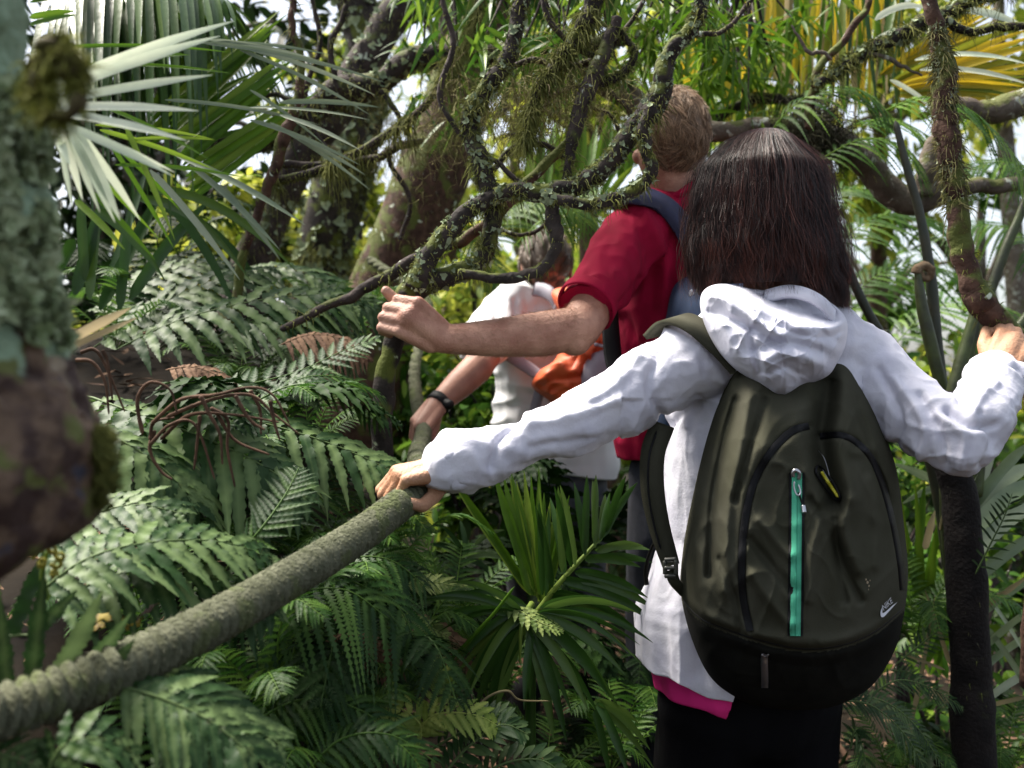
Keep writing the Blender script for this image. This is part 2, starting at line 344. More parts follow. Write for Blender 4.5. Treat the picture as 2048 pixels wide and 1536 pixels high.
G += chain([W['sl'], W['el'], W['wl']], [.042, .030, .023])+chain([W['sr'], W['er'], W['wr']], [.042, .032, .025])
# left hand laid over the rope: the rope passes under the knuckles
k0 = S(793, 944, 1.64); k1 = S(812, 962, 1.575)
Gh, nl1 = hand(S(905, 936, 1.61), k0, k1, (-.15, -.35, .9), (-.9, .02, -.25), [[38, 62, 50], [42, 64, 52], [46, 66, 54], [52, 66, 54]],
    [S(885, 958, 1.62), S(868, 992, 1.60), S(845, 1012, 1.575), S(818, 1006, 1.56)], k=1.0, rw=.03)
G += Gh
Gh, nl2 = hand(W['wr'], S(2002, 668, 1.86), S(2056, 696, 1.82), (-.25, -.9, .1), (.25, .35, .85), [[48, 72, 50], [46, 75, 50], [46, 75, 50], [50, 75, 50]],
    [S(1985, 730, 1.82), S(1968, 690, 1.87), S(1975, 660, 1.90), S(2000, 645, 1.92)], k=1.02, rw=.032)
G += Gh
Gl, lp = legs(W['hl'], W['hr'], (0, .02)); G += Gl
V, F, N = remesh(G, .0030, 5); Vw = V
ob('body', (V, F), M_skin2, wom)
for nl in nl1[2:]:
    p, dv, up, r = nl; r_ = r*.85; s_ = nz(np.cross(dv, up)); M = np.stack([dv, s_, up], 1)
    ob('nail', ell(p+up*r*.55, [r_*.9, r_*.75, r_*.4], M), M_nail, wom)
ob('trousers', trousers(lp, .105, top=S(1500, 1290, 1.90)), M_black, wom)
boots(wom, lp, M_black)
# pink shirt hem showing under the jacket
G = [cone(S(1448, 1240, 1.88), S(1452, 1330, 1.88), .130, .140), cone(S(1560, 1240, 1.9), S(1560, 1330, 1.9), .125, .130)]
V, F, N = remesh(G, .005, 6); zc = S(1350, 1378, 1.85)[2]-(V[:, 0]-S(1300, 0, 1.85)[0])*.22+np.clip((V[:, 0]-S(1445, 0, 1.8)[0])*6, 0, .12); V[:, 2] = np.maximum(V[:, 2], zc+.004*np.sin(V[:, 0]*60)); V += N*(.006*(ridge(V*[14, 14, 3])-.3))[:, None]
part_label(ob('shirt', (V, F), M_pink, wom), 'bright pink shirt hem showing below the jacket')
# jacket
AL = SS([(1470, 690, 1.80), (1385, 728, 1.77), (1300, 765, 1.735), (1150, 850, 1.68), (1040, 884, 1.645), (980, 906, 1.63), (928, 920, 1.615), (893, 932, 1.605)])
RL = [.075, .070, .062, .051, .038, .047, .053, .043]
AR = SS([(1640, 690, 1.82), (1730, 735, 1.82), (1790, 790, 1.77), (1850, 845, 1.72), (1918, 880, 1.68), (1955, 840, 1.70), (1980, 790, 1.75), (1988, 758, 1.785)])
RR = [.075, .070, .062, .060, .058, .054, .050, .049]
G = chain(AL, RL)+chain(AR, RR)+[cone(AL[0], AR[0], .085, .085)]
G += chain([S(1480, 760, 1.85), S(1450, 900, 1.87), S(1452, 1080, 1.88), S(1430, 1240, 1.88), S(1437, 1330, 1.88)], [.12, .118, .125, .148, .150])+chain([S(1620, 760, 1.85), S(1600, 900, 1.87), S(1590, 1080, 1.89), S(1570, 1320, 1.9)], [.12, .12, .13, .145])
V, F, N = remesh(G, .0036, 10)
Q = proj(V)
wr = np.zeros(len(V))
for AA, sd_ in ((AL, 3.), (AR, 11.)):
    dist, s, rad = arm_param(V, AA); onarm = np.clip((s-.06)/.08, 0, 1)
    c = np.cross(nz(AA[-1]-AA[1]), [0, 0, 1.]); c = nz(c); u = rad@c; v = rad[:, 2]
    fw = 1-np.abs(2*vn(np.stack([s*19+u*.9+sd_, u*.8+s*7, v*.9+sd_], 1))-1)*2
    fw2 = ridge(np.stack([s*60-v*1.6+sd_, u*2, v*2], 1))
    near = dist < .11
    wr += np.where(near, onarm*(.0052*(fw-.35)+.0006*(fw2-.35)), 0)
body_m = (Q[:, 1] > 800) & (Q[:, 0] < 1470) & (Q[:, 0] > 1240)
wr += np.where(body_m, .013*(ridge(V*[12, 12, 3.]+4)-.35), 0)
wr += np.where(body_m, .0030*crease(V*[26, 26, 7]+3)+.0012*crease(V*[50, 50, 18]+9), .0036*crease(V*[14, 14, 26]+3)+.0012*crease(V*[44, 44, 40]+9))+.0006*(fbm(V*140, 2)-.5)
wr += folds(Q, [([(1340, 665), (1400, 700), (1440, 760)], 12, .008), ([(1330, 690), (1300, 760), (1330, 850)], 10, -.010), ([(1400, 800), (1340, 850), (1300, 860)], 10, -.008), ([(1290, 705), (1230, 770), (1180, 800)], 9, .006),
    ([(1240, 800), (1150, 830), (1060, 850)], 10, .006), ([(1040, 842), (1000, 880), (985, 935)], 9, -.012), ([(880, 870), (940, 880), (1050, 905)], 14, .004), ([(1060, 895), (1160, 880), (1260, 870)], 9, -.006),
    ([(1760, 740), (1800, 830), (1790, 900)], 9, -.008), ([(1790, 760), (1850, 850), (1840, 920)], 8, .007), ([(1840, 790), (1880, 860), (1890, 930)], 8, -.009), ([(1870, 830), (1925, 870), (1920, 930)], 8, .008),
    ([(1895, 820), (1935, 850), (1990, 850)], 8, -.014), ([(1960, 830), (1990, 880), (1960, 930)], 8, -.008), ([(1720, 800), (1760, 860), (1850, 900)], 10, .005), ([(1990, 770), (1960, 800), (1945, 830)], 8, .007)])
V = V+N*wr[:, None]
hem = S(0, 1328, 1.86)[2]-(V[:, 0]-S(1300, 0, 1.86)[0])*.28+.05*np.clip((S(1310, 0, 1.8)[0]-V[:, 0])*8, 0, 1)+np.clip((V[:, 0]-S(1450, 0, 1.8)[0])*5, 0, .13)
V[:, 2] = np.maximum(V[:, 2], hem+.004*np.sin(V[:, 0]*70))
jk = ob('jacket', (V, F), M_white, wom)
# cuffs
for c0, dv, r, a in ((S(893, 934, 1.605), (-.90, -.1, -.18), .041, 9), (S(1990, 748, 1.79), (.15, .45, .85), .050, 2)):
    dv = nz(dv); a_ = np.linspace(0, 2*np.pi, 60); u = nz(np.cross(dv, [0, 1., .2])); v = np.cross(dv, u)
    Rr = r*(1+.07*np.sin(a_*5+a)+.04*np.sin(a_*9)); Cc = []
    for l, f_ in ((-.024, 1.02), (-.012, 1.08), (-.002, 1.07), (.004, 1.0), (.002, .95), (-.012, .93)): Cc.append(c0+dv*(l+.004*np.sin(a_*3+a))[:, None]+(u*np.cos(a_)[:, None]+v*np.sin(a_)[:, None])*(Rr*f_)[:, None])
    ob('cuff', (np.array(Cc)[:, :-1].reshape(-1, 3), grid_faces(6, 59)), M_white, jk)
# side seam stitching and yoke seams as fine raised lines on the jacket
# hood: a pillow with an opening pressed in above the rim
rim = crom([(1402, 592), (1450, 590), (1510, 612), (1560, 634), (1605, 650), (1655, 655), (1694, 640)], 60)
def hood_disp(Q):
    yr = np.interp(Q[:, 0], rim[:, 0], rim[:, 1]); above = np.clip((yr-Q[:, 1])/26, 0, 1)*np.clip((Q[:, 0]-1480)/60, 0, 1)
    r = -.06*above
    r += .006*np.exp(-((Q[:, 1]-yr-4)/8)**2)-.004*np.exp(-((Q[:, 1]-yr-20)/5)**2)*np.clip((Q[:, 0]-1490)/60, 0, 1)
    r += folds(Q, [([(1425, 590), (1480, 615), (1560, 668)], 13, .014), ([(1420, 625), (1490, 650), (1560, 690)], 10, -.012), ([(1500, 660), (1505, 690), (1520, 745)], 9, -.013), ([(1440, 640), (1470, 700), (1530, 760)], 12, .008),
        ([(1510, 700), (1560, 685), (1640, 700)], 9, -.008), ([(1530, 720), (1570, 705), (1640, 725)], 15, .014), ([(1540, 745), (1570, 735), (1600, 748)], 7, -.006), ([(1563, 690), (1568, 740), (1563, 790)], 3, -.003),
        ([(1600, 655), (1640, 690), (1675, 700)], 12, .007), ([(1640, 660), (1680, 690), (1670, 740)], 8, -.006)])
    return r+.007*(ridge(np.stack([Q[:, 0]/55, Q[:, 1]/70, Q[:, 0]*0+2], 1))-.4)+.0042*crease(np.stack([Q[:, 0]/48+Q[:, 1]/90, Q[:, 1]/62, Q[:, 0]*0+1], 1))+.003*crease(np.stack([Q[:, 0]/24, Q[:, 1]/30-Q[:, 0]/60, Q[:, 0]*0+4], 1))
hood = Pillow([(1400, 605), (1412, 577), (1450, 567), (1510, 578), (1560, 582), (1605, 580), (1660, 604), (1693, 640), (1691, 690), (1674, 726), (1655, 752), (1610, 772), (1563, 797), (1510, 764), (1470, 738), (1435, 702), (1410, 652)], (1545, 675), 1.70, .115, .10, 2.4, .55, hood_disp, 260, 90, tilt=(0, -.0002))
ob('hood', hood.G, M_white, jk)
ob('collar', (lambda C: strip(C, np.tile([.002, .004, .012], (len(C), 1))*1.0, .003))(crom(SS([(1530, 592, 1.70), (1575, 582, 1.68), (1612, 588, 1.665), (1645, 606, 1.66), (1668, 632, 1.67)]), 24)), M_white, jk)
for c_ in ([(1700, 690, 0), (1745, 705, 0), (1785, 712, 0)],): pass

# hair: shell + strands
def hair_shell(zs, tab, u):
    cx, R, cy = [np.interp(zs, tab[0], tab[i]) for i in (1, 2, 3)]
    return cx+R*np.sin(u), cy-R*.92*np.cos(u)
# table in px rows -> metres at d=1.80
rows = np.array([(258, 1530, 4), (264, 1528, 32), (278, 1524, 52), (300, 1520, 64), (340, 1516, 83), (390, 1517, 96), (440, 1520, 106), (500, 1526, 116), (550, 1534, 121), (600, 1541, 121), (640, 1545, 118)])
dH = 1.80; tz = CZ-(rows[:, 0]-768)/2000*dH; tab = [tz[::-1], ((rows[:, 1]-1024)/2000*dH)[::-1], (rows[:, 2]/2000*dH)[::-1], np.full(len(tz), dH)]
def strands(n, tab, ztop, zend, n_seg, off, rad, clump, seed, umax=2.2, flick=.006):
    r = np.random.default_rng(seed); cu = r.uniform(-umax, umax, clump); ct = r.random(clump); ce = r.uniform(0, 1, clump)
    ci = r.integers(0, clump, n); u0 = cu[ci]+r.normal(0, .20, n); s0 = r.random(n)**1.5*.55
    t = np.linspace(0, 1, n_seg)[None]
    z1 = zend(cu[ci], ce[ci])+r.normal(0, .012, n); z0 = ztop-(ztop-z1)*s0
    z = z0[:, None]+(z1-z0)[:, None]*t
    fall = np.clip((ztop-z)/.35, 0, 1); k = fall**1.3*.90
    uu = u0[:, None]*(1-k)+cu[ci][:, None]*k; amp = r.uniform(.004, .030, n)[:, None]*fall; ph = r.uniform(0, 6, n)[:, None]; fq = r.uniform(8, 26, n)[:, None]
    uu = uu+amp*1.6*np.sin(fq*.35*fall*6+ph)+.055*fall*np.sin(ci*1.7+fall*7)[:, :] if False else uu+amp*1.6*np.sin(fq*.35*fall*6+ph)+.075*fall*np.sin(ci[:, None]*1.7+fall*5.5)+.05*fall*np.sin(ci[:, None]*4.1+z*48)
    cx = np.interp(z, tab[0], tab[1]); R = np.interp(z, tab[0], tab[2]); o = (r.uniform(.0, off, n)+.012*np.sin(ci*2.4)+.008)[:, None]*np.minimum(fall*5, 1)+.002+(flick*r.uniform(-.2, 1.3, n)*(.4+.6*np.sin(ci*3.1)))[:, None]*t**2.2+.009*fall*np.sin(z*60+ci[:, None]*2.3)
    x = cx+(R+o)*np.sin(uu); y = tab[3][0]-(R+o)*.92*np.cos(uu)+.0
    P = np.stack([x, y, z], -1); Rr = np.repeat((rad*r.uniform(.6, 1.3, n))[:, None], n_seg, 1)*(1-.75*t**3)
    fl_ = r.random(n); V, F = ribbon_tubes(P, Rr); tint = np.repeat(np.clip(r.normal(.07, .09, n)+.50*(ct[ci] > .76)*fl_*np.clip((ztop-z1-.12)/.1, 0, 1), 0, 1)[:, None]*np.linspace(.55, 1.2, n_seg)[None], 3, 1)
    return V, F, tint.ravel()
Zr = np.concatenate([np.linspace(258, 575, 60)]); zz = CZ-(Zr-768)/2000*dH; uu = np.linspace(-2.6, 2.6, 90)
sx, sy = [], []
V = np.stack([np.stack([*hair_shell(np.full(90, z), tab, uu), np.full(90, z)], -1) for z in zz]); V = V+(.010*(ridge(V.reshape(-1, 3)*[26, 26, 5])-.5)).reshape(60, 90, 1)*np.array([0, -1, 0])
hr = ob('hair', (V.reshape(-1, 3), grid_faces(60, 90, False), np.full(60*90, .04)), M_hairb, wom)
ztop = CZ+(768-258)/2000*dH
G1 = strands(9000, tab, ztop, lambda u, e: CZ-((532+52*e+30*np.clip(u, 0, 1.6)+8*np.abs(u))-768)/2000*dH, 22, .012, .00042, 75, 5)
G2 = strands(1500, tab, ztop, lambda u, e: CZ-((520+90*e)-768)/2000*dH, 22, .034, .00032, 90, 6)
G3 = strands(5200, tab, ztop, lambda u, e: CZ-((350+200*e)-768)/2000*dH, 22, .010, .00042, 150, 8, flick=.022)
part_label(ob('hair_strands', join(G1, G2, G3), M_hairb, hr), 'loose dark brown strands with reddish lights')
# ---------------------------------------------------------------- olive backpack on her back
bp = thing('backpack', 'olive green backpack with a mint green zip, worn by the nearest hiker', 'backpack')
OUT = [(1476, 732), (1560, 722), (1640, 722), (1690, 726), (1727, 780), (1762, 848), (1793, 940), (1808, 1050), (1816, 1150), (1806, 1240), (1785, 1310), (1740, 1375), (1670, 1412), (1590, 1420), (1500, 1408), (1430, 1365), (1388, 1290), (1362, 1190), (1366, 1100), (1384, 1000), (1410, 890), (1440, 798)]
seamL = crom([(1618, 852), (1585, 862), (1545, 900), (1510, 960), (1492, 1030), (1484, 1110), (1486, 1190), (1500, 1262)], 50)
seamR = crom([(1640, 872), (1690, 872), (1735, 905), (1762, 960), (1785, 1040), (1800, 1120), (1806, 1180)], 50)
base_l = crom([(1366, 1205), (1400, 1240), (1450, 1262), (1520, 1285), (1600, 1302), (1680, 1296), (1750, 1268), (1808, 1220)], 60)
valley = crom([(1655, 740), (1650, 810), (1640, 870), (1648, 930), (1668, 1000)], 30)
def bp_disp(Q):
    x, y = Q[:, 0], Q[:, 1]
    r = folds(Q, [(seamL, 7, -.010), (seamR, 7, -.010), (base_l, 8, -.012), (valley, 24, -.040), (valley-[34, 0], 16, .008), (valley+[38, 0], 18, .010)])
    yb = np.interp(x, base_l[:, 0], base_l[:, 1]); r += -.018*np.clip((y-yb)/30, 0, 1)+.006*np.exp(-((y-yb+16)/12)**2)
    r += folds(Q, [([(1470, 800), (1445, 900), (1425, 1010), (1420, 1150)], 9, -.016), ([(1500, 790), (1478, 900), (1455, 1030), (1450, 1180)], 11, .010), ([(1530, 800), (1500, 900), (1470, 1000)], 8, -.010),
        ([(1440, 1120), (1470, 1200), (1480, 1260)], 9, -.012), ([(1400, 1100), (1400, 1180), (1420, 1240)], 12, .008),
        ([(1520, 1040), (1560, 1090), (1580, 1110)], 12, .010), ([(1500, 1080), (1550, 1140), (1585, 1180)], 10, -.010), ([(1505, 1150), (1540, 1200), (1580, 1250)], 12, .010),
        ([(1640, 1040), (1625, 1110), (1620, 1200)], 9, .008), ([(1700, 1000), (1690, 1060), (1720, 1140)], 12, .012), ([(1740, 960), (1755, 1050), (1750, 1130)], 12, .010), ([(1670, 1040), (1680, 1110), (1720, 1200)], 9, -.012),
        ([(1620, 1000), (1660, 1060), (1690, 1200)], 9, -.010), ([(1715, 800), (1745, 900), (1785, 1010)], 7, -.010), ([(1700, 830), (1700, 900), (1745, 900)], 10, .008), ([(1560, 960), (1590, 930), (1625, 965)], 4, .0015)])
    return 1.35*r+.012*(ridge(np.stack([x/110, y/200, 0*x+5], 1))-.4)+.006*crease(np.stack([x/70+y/160, y/110, 0*x+1], 1))+.003*crease(np.stack([x/36-y/90, y/60, 0*x+4], 1))
bpk = Pillow(OUT, (1592, 1090), 1.76, .20, .05, 3.0, .55, bp_disp, 300, 120, tilt=(.00005, -.00002))
V, Fc = bpk.G; Qv = proj(V); cen = Qv[Fc].mean(1); yb = np.interp(cen[:, 0], base_l[:, 0], base_l[:, 1])
main = link('main_bag', mesh_data('main_bag', V, Fc, mi=(cen[:, 1] > yb+2).astype(int)), [M_olive, M_olive2], bp)
def on(P_, poly, n, lift): return P_.at(crom(poly, n) if len(poly) < 30 else np.asarray(poly), lift)
def band(P_, poly, hw, lift, m, name, parent, n=60, th=.0008):
    Qc = crom(poly, n) if len(poly) < 30 else np.asarray(poly, float); Tn = nz(np.gradient(Qc, axis=0)); Nn = np.stack([-Tn[:, 1], Tn[:, 0]], 1)*np.broadcast_to(np.asarray(hw, float).reshape(-1, 1), (len(Qc), 1))
    A = P_.at(Qc-Nn, lift); B_ = P_.at(Qc+Nn, lift); C = P_.at(Qc, lift+.0012); n_ = len(Qc)
    off = np.array([0, .004, 0]); R = np.stack([A+off, A, C, B_, B_+off], 1); return ob(name, (R.reshape(-1, 3), grid_faces(n_, 5, False)), m, parent)
part_label(band(bpk, seamL, 7, .003, M_blacktape, 'zip', bp), 'black curved main zip, left side')
part_label(band(bpk, seamR, 6, .003, M_blacktape, 'zip', bp), 'black curved main zip, right side')
zl = np.array([(1594, 946), (1594, 1000), (1593, 1100), (1592, 1200), (1591, 1272)], float)
band(bpk, zl, 15, .0035, M_blacktape, 'pocket_edge', bp)
gz = part_label(band(bpk, zl+[0, 0], 10, .006, M_green, 'pocket_zip', bp), 'mint green vertical pocket zip')
band(bpk, zl+[0, 0], 1.3, .0075, mat('zip_coil', (.03, .28, .17), .5), 'zip_coil', gz)
def small_tube(poly, r, lift, m, name, parent, P_=bpk, n=24, k=8): return ob(name, tube(on(P_, poly, n, lift), [r]*n, n, k), m, parent)
pl = small_tube([(1587, 955), (1586, 945), (1592, 940), (1599, 947), (1597, 960)], .0030, .010, M_metal, 'zip_puller', gz)
small_tube([(1589, 962), (1588, 975), (1594, 990), (1601, 986), (1597, 968)], .0014, .011, M_metal, 'puller_ring', gz)
small_tube([(1597, 984), (1602, 1000), (1606, 1014)], .0016, .010, M_blacktape, 'puller_cord', gz)
small_tube([(1606, 1010), (1609, 1026)], .0038, .011, M_metal, 'puller_tag', gz)
small_tube([(1636, 930), (1632, 945), (1650, 975), (1672, 1000), (1680, 994), (1668, 968), (1650, 942), (1636, 930)], .0020, .012, M_blacktape, 'carabiner', bp)
small_tube([(1642, 943), (1658, 967), (1677, 995)], .0028, .016, M_yel, 'webbing_loop', bp)
small_tube([(1640, 930), (1660, 962), (1650, 920), (1636, 900)], .0006, .012, M_metal, 'cord', bp)
b2 = band(bpk, [(1530, 1308), (1529, 1320), (1530, 1350), (1530, 1376)], 6.5, .007, M_metal, 'zip_tab', bp, 20)
small_tube([(1523, 1309), (1530, 1313), (1537, 1309)], .0016, .008, M_metal, 'tab_ring', b2)
band(bpk, base_l-[0, 4], 1.2, .002, M_blacktape, 'base_seam', bp)
# printed emblem: slanted curved check with four small letters over it
def flat_poly(poly, lift, m, name, parent, P_=bpk):
    P3 = P_.at(np.asarray(poly, float), lift); n = len(P3); h = n//2; j = np.arange(h-1)
    return ob(name, (P3, np.stack([j, j+1, n-2-j, n-1-j], 1)), m, parent)
sw_o = crom([(1795, 1204), (1786, 1214), (1775, 1226), (1767, 1234), (1762, 1233), (1761, 1224), (1765, 1213)], 24); sw_i = crom([(1795, 1204), (1785, 1211), (1774, 1221), (1767, 1226), (1765, 1225), (1765, 1219), (1765, 1213)], 24)
flat_poly(np.vstack([sw_o, sw_i[::-1]]), .004, M_printw, 'emblem', bp)
cu = bpy.data.curves.new('t', 'FONT'); cu.body = 'NIKE'; cu.shear = .35; to = bpy.data.objects.new('t', cu); COL.objects.link(to)
tm = bpy.data.meshes.new_from_object(to.evaluated_get(bpy.context.evaluated_depsgraph_get())); bpy.data.objects.remove(to)
tv = np.array([v.co[:] for v in tm.vertices]); x1 = tv[:, 0].max(); y1 = tv[:, 1].max(); a_ = np.array([24., -23.]); a_ = np.array([21., -19.]); b_ = np.array([-5., -7.])
Qt = np.array([1767., 1222.])+tv[:, :1]/x1*a_+tv[:, 1:2]/y1*b_*1.2
for v, p in zip(tm.vertices, bpk.at(Qt, .005)): v.co = p
tm.name = 'lettering'; link('lettering', tm, M_printw, bp)
ob('dirt_mark', join(*[ell(bpk.at(np.array([[1735+dx, 1165+dy]]), .001)[0], [.0013*s_, .0006, .0018*s_]) for dx, dy, s_ in ((0, 0, 1.4), (-3, -6, 1), (3, 7, 1), (5, -4, .7), (2, 14, .6))]), mat('dried_mud', (.30, .24, .16), .9), bp)
# straps
st = crom(SS([(1470, 735, 1.70), (1430, 690, 1.69), (1385, 650, 1.70), (1345, 640, 1.74), (1310, 670, 1.82)]), 40); n_ = nz(np.cross(nz(np.gradient(st, axis=0)), [0, -.5, .8]))
part_label(ob('shoulder_strap', strip(st, nz(np.cross(nz(np.gradient(st, axis=0)), np.array([0, -.6, .8])))*.023, .005), M_olive, bp), 'padded strap over the left shoulder')
st = crom(SS([(1325, 850, 1.74), (1306, 905, 1.72), (1305, 975, 1.72), (1318, 1050, 1.72), (1342, 1130, 1.72)]), 40)
s2 = part_label(ob('shoulder_strap', strip(st, nz(np.cross(nz(np.gradient(st, axis=0)), np.array([-.15, -1, 0])))*(.021-.006*np.linspace(0, 1, 40)**3)[:, None], .006), M_olive, bp), 'strap hanging below the left arm')
st = crom(SS([(1314, 860, 1.725), (1298, 915, 1.705), (1297, 985, 1.705), (1308, 1050, 1.71), (1322, 1100, 1.71)]), 30); ob('piping', tube(st, [.002]*30, 30, 6), M_blacktape, s2)
bk = part_label(ob('buckle', join(*[tube(SS(p), r_, 12, 8) for p, r_ in (([(1330, 1120, 1.70), (1330, 1150, 1.70)], [.004]*2), ([(1352, 1118, 1.69), (1352, 1152, 1.69)], [.004]*2), ([(1328, 1120, 1.70), (1354, 1118, 1.69)], [.004]*2), ([(1328, 1136, 1.695), (1354, 1136, 1.69)], [.0035]*2), ([(1328, 1152, 1.70), (1354, 1152, 1.69)], [.004]*2))]), mat('buckle_plastic', (.04, .04, .032), .4), bp), 'dark plastic ladder buckle')
st = crom(SS([(1342, 1140, 1.70), (1350, 1165, 1.70), (1372, 1190, 1.72)]), 12); ob('webbing', strip(st, np.tile([.010, 0, .002], (12, 1)), .001), M_olive, bp)
st = crom(SS([(1325, 1060, 1.74), (1303, 1100, 1.76), (1292, 1140, 1.78), (1294, 1170, 1.78)]), 16); ob('webbing', strip(st, np.tile([.004, .004, 0], (16, 1)), .001), M_olive2, bp)

# ---------------------------------------------------------------- man in the red shirt
man = thing('person', 'sandy haired man in a crimson t-shirt, reaching left to grip a mossy branch', 'person', 'hikers walking along the path')
hd = S(1336, 280, 2.42)
G, Mm = head(hd, (-.42, .9, -.05), .96)
G += chain([hd+[.0, .012, -.06], S(1350, 400, 2.46), S(1368, 470, 2.48)], [.056, .066, .09])
msl, mel, mwr = S(1272, 470, 2.36), S(1160, 655, 2.14), S(882, 678, 2.07)
G += [cone(S(1310, 480, 2.44), S(1520, 480, 2.48), .05, .05), cone(S(1350, 560, 2.46), S(1350, 860, 2.48), .12, .12), cone(S(1460, 560, 2.46), S(1450, 860, 2.48), .12, .12)]
G += chain([msl, S(1215, 560, 2.26), mel], [.060, .053, .046])+chain([mel, S(1085, 668, 2.13), S(990, 676, 2.10), S(930, 678, 2.085), mwr], [.046, .049, .040, .034, .030])
G += [ell(S(1150, 680, 2.14), [.036, .04, .034])]
G += chain([S(1530, 470, 2.42), S(1640, 600, 2.3), S(1600, 720, 2.15)], [.055, .045, .03])
Gh, nlm = hand(S(872, 672, 2.065), S(836, 606, 2.035), S(797, 664, 2.03), (.12, -.97, .2), (-.93, .05, .28), [[28, 88, 50], [24, 90, 50], [20, 90, 50], [16, 80, 50]],
    [S(855, 640, 2.09), S(815, 612, 2.10), S(790, 600, 2.105), S(772, 582, 2.10)], k=1.22, rw=.031)
G += Gh
Gl, lp = legs(S(1350, 960, 2.48), S(1470, 960, 2.5), (.12, .12), r=.09); G += Gl
V, F, N = remesh(G, .0034, 4); V = V+N*(.0012*(fbm(V*[14, 14, 40], 3)-.5))[:, None]
ob('body', (V, F), M_skin, man)
# fine hairs on the bare forearm
dist_, s_a, rad_ = arm_param(V, np.array([mel, mwr])); ia = np.where((dist_ < .062) & (s_a > .01) & (s_a < np.linalg.norm(mwr-mel)-.02))[0]; ia = rng.choice(ia, 2600); fa = nz(mwr-mel)
Lh = U(.005, .012, 2600); D_ = nz(N[ia]*.35+fa+rng.normal(0, .35, (2600, 3))); Ph = V[ia][:, None]+D_[:, None]*(Lh[:, None]*np.linspace(0, 1, 4)[None])[..., None]
hv, hf = ribbon_tubes(Ph, np.tile(np.array([.00022, .0002, .00015, .00005]), (2600, 1))); ob('arm_hair', (hv, hf, np.full(len(hv), .6)), M_hairm, man)
ob('trousers', trousers(lp, .115, top=S(1400, 900, 2.48)), M_jean, man); boots(man, lp, M_black)
G = chain([S(1300, 440, 2.40), S(1268, 475, 2.35), S(1215, 555, 2.26), S(1172, 618, 2.17)], [.075, .078, .072, .064])+[cone(S(1330, 455, 2.44), S(1460, 450, 2.46), .09, .09), ell(S(1378, 402, 2.47), [.088, .08, .055])]
G += chain([S(1320, 520, 2.45), S(1335, 700, 2.47), S(1335, 880, 2.48)], [.13, .125, .130])+chain([S(1480, 520, 2.45), S(1460, 880, 2.48)], [.14, .14])+chain([S(1520, 470, 2.42), S(1600, 560, 2.35)], [.075, .06])
V, F, N = remesh(G, .0042, 10); Q = proj(V)
# cut the sleeve square to the arm, cut the hem
ax = nz(mel-msl); e0 = S(1172, 612, 2.17); s = (V-e0)@ax; m = (s > 0) & (np.linalg.norm(V-e0, axis=1) < .14) & (Q[:, 1] > 500) & (Q[:, 0] < 1225); V[m] -= (s[m]*1.0)[:, None]*ax
V[:, 2] = np.maximum(V[:, 2], S(0, 918, 2.45)[2])
wrk = .010*(ridge(V*[9, 9, 4]+2)-.4)+.004*(ridge(V*[24, 24, 10])-.4)
wrk += folds(Q, [([(1255, 420), (1300, 500), (1300, 620)], 14, -.010), ([(1290, 430), (1330, 540), (1320, 700)], 12, .010), ([(1240, 640), (1270, 700), (1290, 800)], 16, -.022), ([(1200, 640), (1250, 600), (1280, 560)], 10, -.010), ([(1215, 440), (1200, 520), (1180, 600)], 12, .004), ([(1270, 620), (1310, 720), (1300, 860)], 12, .008)])
V = V+N*wrk[:, None]
sh = ob('shirt', (V, F), M_red, man)
cc = e0+ax*.002; u = nz(np.cross(ax, [0, 0, 1.])); v = np.cross(ax, u); a_ = np.linspace(0, 2*np.pi, 48, endpoint=False)
V = np.array([cc+ax*l+(u*np.cos(a_)[:, None]+v*np.sin(a_)[:, None])*.0655*f_ for l, f_ in ((-.028, .985), (-.025, 1.0), (-.004, 1.01), (.002, .995), (0, .93), (-.02, .9))]); ob('sleeve_hem', (V.reshape(-1, 3), grid_faces(6, 48)), M_red, sh)
ob('collar', tube(crom_closed(SS([(1312, 405, 2.40), (1352, 392, 2.375), (1392, 366, 2.38), (1412, 360, 2.42), (1400, 385, 2.49), (1340, 400, 2.49)]), 30), [.010]*30, 60, 8), M_red, sh)
